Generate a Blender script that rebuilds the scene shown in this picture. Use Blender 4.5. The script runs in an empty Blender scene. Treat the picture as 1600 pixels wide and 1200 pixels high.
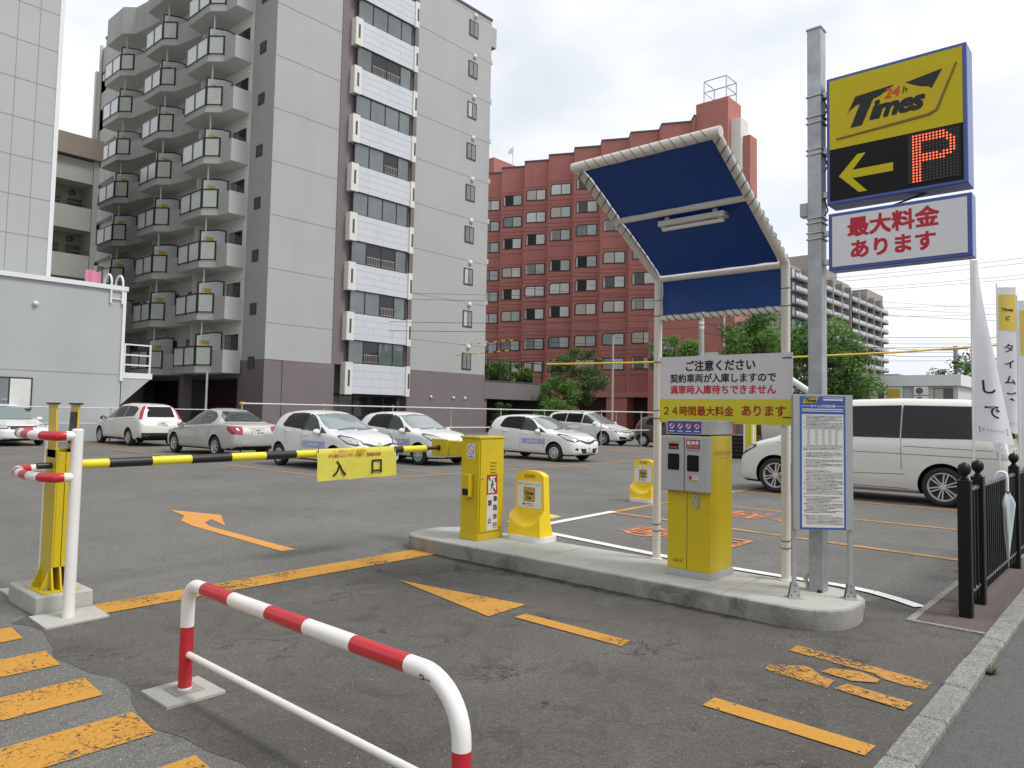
import bpy, bmesh, math, random
import numpy as np
from mathutils import Vector, Matrix, geometry
from mathutils.bvhtree import BVHTree
R = math.radians
S = bpy.context.scene
COL = S.collection
random.seed(7)

# ------------------------------------------------------------------ camera
CAM_H = 1.5
F_PX, PITCH, ROLL, YAW, CX, CY = 1150.23, R(3.227), R(1.095), R(41.335), 800.0, 579.4   # solved from the photo (1600 px wide)
fw = Vector((math.cos(YAW)*math.cos(PITCH), math.sin(YAW)*math.cos(PITCH), math.sin(PITCH)))
r0 = Vector((math.sin(YAW), -math.cos(YAW), 0)); u0 = r0.cross(fw)
rt = math.cos(ROLL)*r0 + math.sin(ROLL)*u0
up = -math.sin(ROLL)*r0 + math.cos(ROLL)*u0
cd = bpy.data.cameras.new('camera'); cam = bpy.data.objects.new('camera', cd); COL.objects.link(cam)
cd.sensor_width = 36; cd.lens = 36*F_PX/1600; cd.clip_start = 0.05; cd.clip_end = 3000
cd.shift_x = 0; cd.shift_y = -(600-CY)/1600
m = Matrix((rt, up, -fw)).transposed().to_4x4(); m.translation = (0, 0, CAM_H); cam.matrix_world = m
S.camera = cam

def gp(px, py, z=0.0):            # photo pixel -> point of the ground (or of the level z)
    d = rt*((px-CX)/F_PX) - up*((py-CY)/F_PX) + fw
    t = (z-CAM_H)/d.z
    return Vector((d.x*t, d.y*t, z))

def gp_d(px, py, depth):          # photo pixel at a given depth along the view
    return Vector((0, 0, CAM_H))+(rt*((px-CX)/F_PX)-up*((py-CY)/F_PX)+fw)*depth

# ------------------------------------------------------------------ sky, sun, exposure
W = bpy.data.worlds.new('World'); S.world = W; W.use_nodes = True
SUN_EL, SUN_AZ = R(56), math.atan2(-0.88, 0.30)      # direction towards the sun
def world():
    nt = W.node_tree; n = nt.nodes; L = nt.links.new
    bg = n['Background']
    sky = n.new('ShaderNodeTexSky'); sky.sky_type = 'NISHITA'; sky.sun_disc = False
    sky.sun_elevation = SUN_EL; sky.sun_rotation = math.pi/2 - SUN_AZ; sky.air_density = 1.0; sky.dust_density = 1.5
    tc = n.new('ShaderNodeTexCoord')
    mp = n.new('ShaderNodeMapping'); mp.inputs['Scale'].default_value = (1, 1, 2.6); L(tc.outputs['Generated'], mp.inputs[0])
    no = n.new('ShaderNodeTexNoise'); no.inputs['Scale'].default_value = 2.3; no.inputs['Detail'].default_value = 7; no.inputs['Roughness'].default_value = .52
    L(mp.outputs[0], no.inputs[0])
    rp = n.new('ShaderNodeValToRGB'); rp.color_ramp.elements[0].position = .30; rp.color_ramp.elements[1].position = .53
    rp.color_ramp.elements[0].color = (.80, .80, .80, 1); rp.color_ramp.elements[1].color = (1, 1, 1, 1)
    L(no.outputs['Fac'], rp.inputs[0])
    no2 = n.new('ShaderNodeTexNoise'); no2.inputs['Scale'].default_value = 4.5; no2.inputs['Detail'].default_value = 6
    L(mp.outputs[0], no2.inputs[0])
    cl = n.new('ShaderNodeValToRGB'); cl.color_ramp.elements[0].position = .36; cl.color_ramp.elements[1].position = .66
    cl.color_ramp.elements[0].color = (.655, .685, .725, 1); cl.color_ramp.elements[1].color = (.775, .78, .79, 1)
    L(no2.outputs['Fac'], cl.inputs[0])
    sc = n.new('ShaderNodeVectorMath'); sc.operation = 'SCALE'; sc.inputs['Scale'].default_value = .10
    L(sky.outputs[0], sc.inputs[0])
    mx = n.new('ShaderNodeMix'); mx.data_type = 'RGBA'
    L(rp.outputs[0], mx.inputs['Factor']); L(sc.outputs[0], mx.inputs['A']); L(cl.outputs[0], mx.inputs['B'])
    L(mx.outputs['Result'], bg.inputs[0]); bg.inputs[1].default_value = 1.0
world()
sd = bpy.data.lights.new('sun', 'SUN'); sd.energy = 1.7; sd.angle = R(16); sd.color = (1, .965, .91)
sun = bpy.data.objects.new('sun', sd); COL.objects.link(sun)
sun.rotation_euler = Vector((math.cos(SUN_AZ)*math.cos(SUN_EL), math.sin(SUN_AZ)*math.cos(SUN_EL), math.sin(SUN_EL))).to_track_quat('Z', 'Y').to_euler()
S.view_settings.view_transform = 'Standard'; S.view_settings.look = 'None'; S.view_settings.gamma = 1
S.view_settings.use_curve_mapping = False; S.view_settings.exposure = 0.5
S.render.engine = 'CYCLES'; S.cycles.max_bounces = 7; S.cycles.use_denoising = True
S.render.resolution_x = 1024; S.render.resolution_y = 768

# ------------------------------------------------------------------ materials
MATS = {}
def lin(c):
    if isinstance(c, str):
        c = [int(c[i:i+2], 16)/255 for i in (0, 2, 4)]
        return tuple(x/12.92 if x <= .04045 else ((x+.055)/1.055)**2.4 for x in c)
    return tuple(c)
def mat(name, col, rough=.55, metal=0.0, var=.10, vs=3.0, bump=0.0, bs=60.0, spec=.5, emit=None, es=1.0, coat=0.0, dirt=0.0, dcol=(.05, .045, .04), ds=2.0, streak=False, transl=0.0):
    m = bpy.data.materials.new(name); m.use_nodes = True; MATS[name] = m
    nt = m.node_tree; n = nt.nodes; L = nt.links.new
    b = n['Principled BSDF']; col = lin(col)
    b.inputs['Roughness'].default_value = rough; b.inputs['Metallic'].default_value = metal
    b.inputs['Specular IOR Level'].default_value = spec; b.inputs['Coat Weight'].default_value = coat; b.inputs['Coat Roughness'].default_value = .06
    if emit:
        b.inputs['Emission Color'].default_value = (*lin(emit), 1); b.inputs['Emission Strength'].default_value = es
    tc = n.new('ShaderNodeTexCoord')
    out = None
    if var > 0:
        no = n.new('ShaderNodeTexNoise'); no.inputs['Scale'].default_value = vs; no.inputs['Detail'].default_value = 6; no.inputs['Roughness'].default_value = .6
        L(tc.outputs['Object'], no.inputs[0])
        rp = n.new('ShaderNodeValToRGB'); rp.color_ramp.elements[0].position = .25; rp.color_ramp.elements[1].position = .75
        rp.color_ramp.elements[0].color = (*[max(0, c*(1-var)) for c in col], 1); rp.color_ramp.elements[1].color = (*[min(1, c*(1+var)) for c in col], 1)
        L(no.outputs['Fac'], rp.inputs[0]); out = rp.outputs[0]
    if dirt > 0:
        mp = n.new('ShaderNodeMapping'); mp.inputs['Scale'].default_value = (1, 1, .12 if streak else 1); L(tc.outputs['Object'], mp.inputs[0])
        n2 = n.new('ShaderNodeTexNoise'); n2.inputs['Scale'].default_value = ds; n2.inputs['Detail'].default_value = 8; n2.inputs['Roughness'].default_value = .65
        L(mp.outputs[0], n2.inputs[0])
        r2 = n.new('ShaderNodeValToRGB'); r2.color_ramp.elements[0].position = .48; r2.color_ramp.elements[1].position = .72
        r2.color_ramp.elements[0].color = (0, 0, 0, 1); r2.color_ramp.elements[1].color = (dirt, dirt, dirt, 1); L(n2.outputs['Fac'], r2.inputs[0])
        mx = n.new('ShaderNodeMix'); mx.data_type = 'RGBA'; L(r2.outputs[0], mx.inputs['Factor'])
        if out: L(out, mx.inputs['A'])
        else: mx.inputs['A'].default_value = (*col, 1)
        mx.inputs['B'].default_value = (*lin(dcol), 1); out = mx.outputs['Result']
    if out: L(out, b.inputs['Base Color'])
    else: b.inputs['Base Color'].default_value = (*col, 1)
    if transl > 0:
        tl = n.new('ShaderNodeBsdfTranslucent'); tl.inputs[0].default_value = (*[min(1, c*2.2) for c in col], 1); ms = n.new('ShaderNodeMixShader'); ms.inputs[0].default_value = transl
        L(b.outputs[0], ms.inputs[1]); L(tl.outputs[0], ms.inputs[2]); L(ms.outputs[0], n['Material Output'].inputs['Surface'])
    if bump > 0:
        nb = n.new('ShaderNodeTexNoise'); nb.inputs['Scale'].default_value = bs; nb.inputs['Detail'].default_value = 4; L(tc.outputs['Object'], nb.inputs[0])
        bp = n.new('ShaderNodeBump'); bp.inputs['Strength'].default_value = bump; bp.inputs['Distance'].default_value = .02
        L(nb.outputs['Fac'], bp.inputs['Height']); L(bp.outputs[0], b.inputs['Normal'])
    return m

def ground_mat(name, c0, c1, speck, cracks, stain, scol=(.045, .040, .036), grit=220.0, coarse=0.0, gk=1.0):
    """aggregate grit, big soft patches, stains with a shape of their own and thin cracks"""
    m = bpy.data.materials.new(name); m.use_nodes = True; MATS[name] = m
    nt = m.node_tree; n = nt.nodes; L = nt.links.new; b = n['Principled BSDF']
    b.inputs['Roughness'].default_value = .88; b.inputs['Specular IOR Level'].default_value = .3
    tc = n.new('ShaderNodeTexCoord')
    def noise(s, d=6, r=.6, src=None, dist=0.0):
        q = n.new('ShaderNodeTexNoise'); q.inputs['Scale'].default_value = s; q.inputs['Detail'].default_value = d; q.inputs['Roughness'].default_value = r; q.inputs['Distortion'].default_value = dist
        L(src or tc.outputs['Object'], q.inputs[0]); return q.outputs['Fac']
    def ramp(f, a, bb, c0=(0, 0, 0), c1=(1, 1, 1)):
        q = n.new('ShaderNodeValToRGB'); q.color_ramp.elements[0].position = a; q.color_ramp.elements[1].position = bb
        q.color_ramp.elements[0].color = (*c0, 1); q.color_ramp.elements[1].color = (*c1, 1); L(f, q.inputs[0]); return q.outputs[0]
    def mix(f, a, bb, k=None):
        q = n.new('ShaderNodeMix'); q.data_type = 'RGBA'
        if isinstance(f, float): q.inputs['Factor'].default_value = f
        else: L(f, q.inputs['Factor'])
        for s, v in (('A', a), ('B', bb)):
            if isinstance(v, tuple): q.inputs[s].default_value = (*v, 1)
            else: L(v, q.inputs[s])
        return q.outputs['Result']
    base = ramp(noise(.55, 8, .66), .34, .66, c0, c1)
    base = mix(ramp(noise(2.2, 8, .7, dist=.6), .50, .70, c1=(stain, stain, stain)), base, scol)
    base = mix(ramp(noise(.9, 9, .7, dist=1.2), .55, .66, c1=(stain*.5,)*3), base, tuple(min(1, x*1.25) for x in c1))
    g1 = ramp(noise(grit, 3, .75), .40, .58)
    base = mix(g1, mix(.62*gk, base, (.025, .025, .025)), base)
    g2 = ramp(noise(grit*.28, 5, .75), .38, .62)
    base = mix(g2, mix(.30*gk, base, (.03, .028, .026)), base)
    v = n.new('ShaderNodeTexVoronoi'); v.inputs['Scale'].default_value = grit*.55; L(tc.outputs['Object'], v.inputs[0])
    sp = ramp(v.outputs['Distance'], .10, .22, (1, 1, 1), (0, 0, 0))
    keep = n.new('ShaderNodeMath'); keep.operation = 'MULTIPLY'; L(sp, keep.inputs[0])
    L(ramp(noise(grit*.22, 2, .5), .60-.10*coarse, .66-.08*coarse), keep.inputs[1])
    base = mix(keep.outputs[0], base, (speck, speck, speck*.96))
    # pale crumbs scattered here and there
    v3 = n.new('ShaderNodeTexVoronoi'); v3.inputs['Scale'].default_value = 26; L(tc.outputs['Object'], v3.inputs[0])
    k3 = n.new('ShaderNodeMath'); k3.operation = 'MULTIPLY'; L(ramp(v3.outputs['Distance'], .07, .12, (1, 1, 1), (0, 0, 0)), k3.inputs[0]); L(ramp(noise(1.7, 4, .6), .52, .62), k3.inputs[1])
    base = mix(k3.outputs[0], base, (speck*1.1,)*3)
    if cracks > 0:
        nn = n.new('ShaderNodeTexNoise'); nn.inputs['Scale'].default_value = 2.8; nn.inputs['Detail'].default_value = 9; nn.inputs['Roughness'].default_value = .62; L(tc.outputs['Object'], nn.inputs[0])
        wp = n.new('ShaderNodeVectorMath'); wp.operation = 'MULTIPLY_ADD'; wp.inputs[1].default_value = (.9, .9, 0); L(nn.outputs['Color'], wp.inputs[0]); L(tc.outputs['Object'], wp.inputs[2])
        vc = n.new('ShaderNodeTexVoronoi'); vc.feature = 'DISTANCE_TO_EDGE'; vc.inputs['Scale'].default_value = 1.1; L(wp.outputs[0], vc.inputs[0])
        ck = n.new('ShaderNodeMath'); ck.operation = 'MULTIPLY'; L(ramp(vc.outputs['Distance'], .003, .010, (1, 1, 1), (0, 0, 0)), ck.inputs[0])
        L(ramp(noise(1.1, 5, .6), .50, .60, c1=(cracks,)*3), ck.inputs[1])
        base = mix(ck.outputs[0], base, (.014, .013, .012))
    L(base, b.inputs['Base Color'])
    bp = n.new('ShaderNodeBump'); bp.inputs['Strength'].default_value = .55; bp.inputs['Distance'].default_value = .008
    L(noise(grit*.8, 3, .6), bp.inputs['Height']); L(bp.outputs[0], b.inputs['Normal'])
    return m

def paint_mat(name, col, wear, rough=.7, sc=38.0):
    """road paint that has worn through in flakes: the asphalt below shows in the holes"""
    m = bpy.data.materials.new(name); m.use_nodes = True; MATS[name] = m
    nt = m.node_tree; n = nt.nodes; L = nt.links.new; b = n['Principled BSDF']; col = lin(col)
    b.inputs['Roughness'].default_value = rough
    tc = n.new('ShaderNodeTexCoord')
    a = n.new('ShaderNodeTexNoise'); a.inputs['Scale'].default_value = sc; a.inputs['Detail'].default_value = 7; a.inputs['Roughness'].default_value = .72; a.inputs['Distortion'].default_value = .8; L(tc.outputs['Object'], a.inputs[0])
    w = n.new('ShaderNodeTexNoise'); w.inputs['Scale'].default_value = 2.1; w.inputs['Detail'].default_value = 3; L(tc.outputs['Object'], w.inputs[0])
    s = n.new('ShaderNodeMath'); s.operation = 'MULTIPLY_ADD'; s.inputs[1].default_value = .55; L(w.outputs['Fac'], s.inputs[0]); L(a.outputs['Fac'], s.inputs[2])
    rp = n.new('ShaderNodeValToRGB'); t = .955 - wear*.27; rp.color_ramp.elements[0].position = t; rp.color_ramp.elements[1].position = t+.035
    rp.color_ramp.elements[0].color = (0, 0, 0, 1); rp.color_ramp.elements[1].color = (1, 1, 1, 1); L(s.outputs[0], rp.inputs[0])
    # a fine net of cracks as well, where the film has shrunk
    wv = n.new('ShaderNodeVectorMath'); wv.operation = 'MULTIPLY_ADD'; wv.inputs[1].default_value = (.10, .10, 0); L(a.outputs['Color'], wv.inputs[0]); L(tc.outputs['Object'], wv.inputs[2])
    vc = n.new('ShaderNodeTexVoronoi'); vc.feature = 'DISTANCE_TO_EDGE'; vc.inputs['Scale'].default_value = 15; L(wv.outputs[0], vc.inputs[0])
    cr = n.new('ShaderNodeMapRange'); cr.inputs[1].default_value = .012; cr.inputs[2].default_value = .045; cr.inputs[3].default_value = wear*.42; cr.inputs[4].default_value = 0; L(vc.outputs['Distance'], cr.inputs[0])
    ad = n.new('ShaderNodeMath'); ad.operation = 'ADD'; L(s.outputs[0], ad.inputs[0]); L(cr.outputs[0], ad.inputs[1]); L(ad.outputs[0], rp.inputs[0])
    c = n.new('ShaderNodeValToRGB'); c.color_ramp.elements[0].position = .3; c.color_ramp.elements[1].position = .7
    c.color_ramp.elements[0].color = (*[x*.80 for x in col], 1); c.color_ramp.elements[1].color = (*[min(1, x*1.08) for x in col], 1); L(a.outputs['Fac'], c.inputs[0])
    L(c.outputs[0], b.inputs['Base Color'])
    tr = n.new('ShaderNodeBsdfTransparent'); mx = n.new('ShaderNodeMixShader')
    L(rp.outputs[0], mx.inputs[0]); L(b.outputs[0], mx.inputs[1]); L(tr.outputs[0], mx.inputs[2])
    L(mx.outputs[0], n['Material Output'].inputs['Surface'])
    return m

ground_mat('lot_asphalt', (.190, .184, .172), (.270, .263, .248), .55, .5, .42, grit=120, coarse=1.2, scol=(.12, .115, .105))
ground_mat('drive_asphalt', (.118, .110, .099), (.190, .180, .165), .40, .9, .75, scol=(.072, .060, .050), grit=150, coarse=.4)
ground_mat('road_asphalt', (.150, .150, .148), (.185, .184, .181), .30, 0, .3, grit=190, scol=(.11, .11, .105))
ground_mat('walk_paving', (.15, .115, .108), (.205, .16, .15), .34, 0, .4, scol=(.10, .08, .072), grit=180)
ground_mat('kerb_stone', (.33, .325, .30), (.45, .44, .41), .45, .5, .55, scol=(.13, .125, .11), grit=120, coarse=1)
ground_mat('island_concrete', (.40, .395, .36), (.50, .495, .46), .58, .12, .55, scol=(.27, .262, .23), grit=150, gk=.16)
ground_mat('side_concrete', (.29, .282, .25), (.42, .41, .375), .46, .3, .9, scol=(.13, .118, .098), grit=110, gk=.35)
paint_mat('orange_paint', (.54, .265, .036), .27)
paint_mat('orange_paint_worn', (.50, .25, .045), .50)
paint_mat('orange_fresh', (.66, .30, .06), .06)
paint_mat('stall_paint', (.55, .28, .08), .34, sc=20)
paint_mat('stall_text_paint', (.62, .22, .10), .22, sc=20)
paint_mat('white_paint', (.80, .80, .80), .12)
paint_mat('yellow_paint', (.66, .55, .10), .22)

YEL = (.58, .44, .008)
mat('yellow_metal', YEL, .34, var=.05, dirt=.30, dcol=(.36, .26, .03), ds=3.5, coat=.1, bump=.02, bs=30)
mat('yellow_plastic', (.86, .60, .02), .35, var=.03, dirt=.06, dcol=(.4, .25, .02))
mat('yellow_arm', (.72, .64, .03), .42, var=.05, dirt=.08)
mat('yellow_cloth', (.60, .545, .07), .65, var=.06, vs=9, bump=.25, bs=14)
mat('sign_yellow', (.58, .48, .006), .4, var=.02, spec=.25)
mat('logo_yellow', (.60, .45, .012), .4, var=.03, spec=.25)
mat('logo_edge', (.20, .13, .01), .4, var=.1)
mat('black_sign', (.008, .008, .009), .45, var=0, spec=.2)
mat('led_panel', (.022, .020, .019), .5, var=0, spec=.2)
mat('led_off', (.10, .095, .09), .4, var=0)
mat('led_on', (.7, .08, .02), .4, var=0, emit=(1, .13, .05), es=1.25)
mat('red_led_base', (.12, .008, .006), .5, var=0, emit=(1, .03, .01), es=.02)
mat('black_metal', (.007, .007, .0075), .45, spec=.3, var=.15, vs=30, bump=.05, bs=40)
mat('black_rubber', (.016, .016, .017), .7, var=.1)
mat('black_text', (.012, .012, .014), .6, var=0)
mat('grey_text', (.22, .22, .22), .6, var=0)
mat('brown_text', (.30, .17, .03), .6, var=0)
mat('red_text', (.50, .008, .035), .5, var=0)
mat('dark_red_text', (.34, .012, .008), .5, var=0)
mat('orange_red_text', (.70, .06, .02), .5, var=0)
mat('white_text', (.82, .82, .82), .5, var=0)
mat('green_text', (.03, .14, .03), .5, var=0)
mat('blue_frame', (.045, .085, .33), .35, var=.04, coat=.2)
mat('blue_board', (.035, .10, .34), .4, var=.03)
mat('blue_sticker', (.05, .08, .36), .4, var=.03)
mat('blue_tarp', (.006, .060, .235), .6, transl=.22, var=.12, vs=4, bump=.25, bs=9)
mat('white_board', (.62, .60, .61), .42, var=.03)
mat('lit_panel', (.70, .70, .72), .3, var=.02)
mat('paper', (.66, .65, .62), .5, var=.03)
mat('poster_white', (.72, .73, .74), .35, var=.03)
mat('sign_band', (.60, .54, .02), .42, var=.03)
mat('galvanised', (.40, .42, .43), .45, metal=.55, var=.22, vs=9, dirt=.25, dcol=(.22, .23, .24), ds=5)
mat('steel', (.5, .5, .5), .35, metal=.8, var=.12)
mat('grey_panel', (.42, .42, .42), .45, var=.04)
mat('alu_frame', (.40, .41, .41), .42, metal=.4, var=.06)
mat('white_metal', (.78, .77, .75), .34, var=.05, dirt=.20, dcol=(.55, .50, .42), ds=6)
mat('red_metal', (.50, .018, .030), .32, var=.08, dirt=.22, dcol=(.34, .03, .03), ds=7, coat=.2)
mat('cream_pipe', (.68, .645, .585), .42, var=.05, dirt=.14, dcol=(.40, .34, .27), ds=3)
mat('lamp_white', (.55, .54, .50), .45, var=.05)
mat('tube_glass', (.72, .70, .66), .3, var=.02)
mat('dark_window', (.012, .012, .013), .12, var=0)
mat('machine_grey', (.40, .395, .40), .42, var=.04)
mat('red_sticker', (.34, .02, .035), .45, var=0)
mat('gold_sticker', (.46, .32, .06), .4, var=0)
mat('white_cloth', (.74, .74, .79), .75, transl=.25, var=.04, vs=4, bump=.15, bs=6)
mat('umbrella_film', (.55, .62, .64), .25, var=.08, vs=8)
mat('umbrella_white', (.80, .82, .88), .3, var=0)
mat('wood_grey', (.50, .48, .42), .7, var=.2)
# cars
mat('car_white', (.74, .74, .73), .25, var=.015, coat=.6)
mat('car_pearl', (.70, .695, .655), .25, var=.015, coat=.6, dirt=.05, dcol=(.45, .4, .3))
mat('car_silver', (.52, .505, .485), .28, metal=.3, var=.02, coat=.5)
mat('car_brown', (.075, .048, .038), .28, var=.03, coat=.6)
mat('car_lime', (.50, .55, .16), .3, var=.02, coat=.4)
mat('car_green', (.03, .12, .06), .3, var=.02, coat=.4)
mat('car_glass', (.016, .021, .022), .03, var=0, spec=.8, coat=.6)
mat('windscreen', (.17, .215, .22), .03, var=0, spec=.9, coat=1.0)  # base colour lightened to stand in for the sky's reflection
mat('privacy_glass', (.005, .005, .006), .03, var=0, spec=.42)
mat('arch_dark', (.008, .008, .008), .9, var=0)
mat('tyre', (.020, .020, .021), .75, var=.12, vs=12)
mat('rim_alloy', (.60, .60, .60), .3, metal=.25, var=.04)
mat('rim_dark', (.03, .03, .03), .6, var=0)
mat('car_trim', (.015, .015, .016), .4, var=0)
mat('gap_line', (.10, .10, .10), .7, var=0)
mat('chrome', (.6, .6, .6), .12, metal=1.0, var=0)
mat('lamp_clear', (.42, .43, .44), .10, var=.5, vs=16, coat=.8)
mat('lamp_dark', (.045, .045, .048), .12, var=.2, vs=14, coat=.8)
mat('lamp_red', (.32, .015, .02), .12, var=.15, vs=10, coat=1.0)
mat('plate_white', (.70, .71, .70), .4, var=0)
mat('plate_green', (.03, .16, .08), .4, var=0)
mat('door_magnet', (.36, .39, .62), .45, var=.06, vs=20)
mat('grey_rail', (.14, .14, .15), .35, metal=.5, var=.15, vs=12)
mat('white_rail', (.58, .59, .60), .4, var=.04)
mat('knob_yellow', (.55, .34, .04), .45, var=.05)
# buildings and plants
mat('grey_tile', (.38, .385, .382), .75, var=.05, vs=.35, dirt=.22, dcol=(.25, .25, .245), ds=.5, streak=True)
mat('cream_wall', (.74, .725, .68), .8, var=.05, vs=.5, dirt=.25, dcol=(.33, .32, .29), ds=.8, streak=True)
mat('balcony_tile', (.50, .50, .48), .75, var=.05, vs=.6, dirt=.28, dcol=(.25, .25, .235), ds=.9, streak=True)
mat('slab_soffit', (.74, .73, .70), .85, var=.06)
mat('purple_tile', (.170, .144, .148), .7, var=.07, vs=.6, dirt=.2, dcol=(.11, .095, .10), ds=.8, streak=True)
mat('white_band', (.55, .57, .61), .5, var=.05, vs=.7, dirt=.22, dcol=(.42, .43, .45), ds=1.0, streak=True)
mat('white_post', (.66, .65, .60), .5, var=.05, dirt=.15, dcol=(.45, .43, .38), ds=1.2, streak=True)
mat('band_joint', (.44, .455, .48), .7, var=0)
mat('tile_joint', (.30, .30, .30), .8, var=0)
mat('coping', (.07, .07, .085), .5, var=0)
mat('frame_dark', (.030, .028, .027), .4, var=0)
mat('glass_dark', (.018, .020, .020), .03, var=0, spec=.6)
mat('glass_bay', (.105, .128, .132), .025, var=.45, vs=.4, spec=.9, coat=.6)  # a blue-grey reflection is put into the base colour of the panes
mat('glass_pale', (.42, .47, .47), .10, var=.12, vs=.8, spec=.7)  # pale base colour paints in the reflection on the brighter panes
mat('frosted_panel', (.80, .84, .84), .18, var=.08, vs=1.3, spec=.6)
mat('frosted_shade', (.56, .59, .54), .25, var=.12, vs=1.3, spec=.5)  # darker frosted copy: shade of the angled faces put into its colour
mat('curtain', (.46, .42, .36), .85, var=.12, vs=6)
mat('curtain_white', (.60, .62, .60), .8, var=.08, vs=6)
mat('hotel_red', (.40, .150, .128), .75, var=.07, vs=.35, dirt=.18, dcol=(.16, .048, .04), ds=.7, streak=True)
mat('hotel_line', (.27, .085, .07), .8, var=0)
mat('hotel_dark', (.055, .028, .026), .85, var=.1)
mat('panel_grey', (.39, .405, .40), .6, var=.05, vs=.5, dirt=.30, dcol=(.33, .345, .34), ds=.6, streak=True)
mat('panel_joint', (.23, .235, .235), .8, var=0)
mat('annex_wall', (.40, .415, .425), .75, var=.05, vs=.4, dirt=.25, dcol=(.29, .30, .30), ds=.5, streak=True)
mat('white_trim', (.70, .71, .72), .5, var=.03)
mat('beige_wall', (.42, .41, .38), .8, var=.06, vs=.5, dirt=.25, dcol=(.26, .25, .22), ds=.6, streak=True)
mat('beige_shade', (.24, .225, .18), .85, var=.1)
mat('brown_coping', (.26, .215, .18), .7, var=.05)
mat('far_beige', (.30, .27, .245), .8, var=.08, vs=.2)
mat('far_dark', (.13, .12, .115), .8, var=.1)
mat('far_glass', (.42, .46, .50), .2, var=.15, vs=.3)
mat('flag_yellow', (.70, .53, .09), .7, var=.06)
mat('yellow_notice', (.60, .42, .03), .6, var=0)
mat('pink_cloth', (.62, .22, .32), .8, var=.1)
mat('bark', (.075, .058, .045), .9, var=.25, vs=8, bump=.4, bs=20)
mat('leaf_light', (.150, .270, .052), .6, transl=.25, var=.25, vs=2)
mat('leaf_mid', (.088, .180, .036), .6, transl=.25, var=.25, vs=2)
mat('leaf_dark', (.052, .115, .028), .65, transl=.2, var=.25, vs=2)
mat('leaf_blue', (.066, .130, .042), .65, var=.25, vs=2)
mat('weed', (.06, .13, .03), .7, var=.2)
mat('pole_concrete', (.36, .36, .35), .8, var=.1)
mat('wire_black', (.018, .018, .02), .6, var=0)
mat('cable_yellow', (.62, .40, .03), .5, var=.08)
mat('sign_blue', (.03, .14, .42), .4, var=.05)
mat('pale_board', (.60, .68, .72), .5, var=.05)
mat('white_wall', (.56, .57, .57), .7, var=.05, vs=.5)
mat('pane_grey', (.20, .215, .215), .12, var=.3, vs=.8, spec=.6)
mat('pane_beige', (.235, .215, .19), .25, var=.2, vs=5, spec=.5)
# ------------------------------------------------------------------ builders
WORLD = {}          # object name -> matrix of the thing it belongs to (parts are built in world space, stored in the thing's own)
_tc = {}
def text_geo(s, bold=0.0, shear=0.0, spacing=1.0, line=1.0, align='CENTER'):
    k = (s, bold, shear, spacing, line, align)
    if k not in _tc:
        c = bpy.data.curves.new('lettering', 'FONT'); c.body = s; c.size = 1; c.align_x = align; c.align_y = 'CENTER'
        c.offset = bold; c.shear = shear; c.space_character = spacing; c.space_line = line; c.resolution_u = 3
        o = bpy.data.objects.new('lettering', c); COL.objects.link(o); bpy.context.view_layer.update()
        me = o.evaluated_get(bpy.context.evaluated_depsgraph_get()).to_mesh()
        vs = [tuple(v.co) for v in me.vertices]; fs = [tuple(p.vertices) for p in me.polygons]
        if vs:                                   # centre the ink itself
            y = [v[1] for v in vs]; cy = (min(y)+max(y))/2; x = [v[0] for v in vs]
            cx = {'CENTER': (min(x)+max(x))/2, 'LEFT': min(x), 'RIGHT': max(x)}[align]
            vs = [(a-cx, b-cy, 0) for a, b, _ in vs]
        bpy.data.objects.remove(o); bpy.data.curves.remove(c)
        _tc[k] = (vs, fs)
    return _tc[k]

def frame(o, right, upv):                       # a local plane: x right, y up, z towards the viewer
    r = Vector(right).normalized(); u = Vector(upv).normalized(); n = r.cross(u)
    M = Matrix((r, u, n)).transposed().to_4x4(); M.translation = Vector(o); return M
def fX(u, v, z): return frame((u, v, z), (0, -1, 0), (0, 0, 1))     # faces -X
def fY(u, v, z): return frame((u, v, z), (1, 0, 0), (0, 0, 1))      # faces -Y

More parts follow.
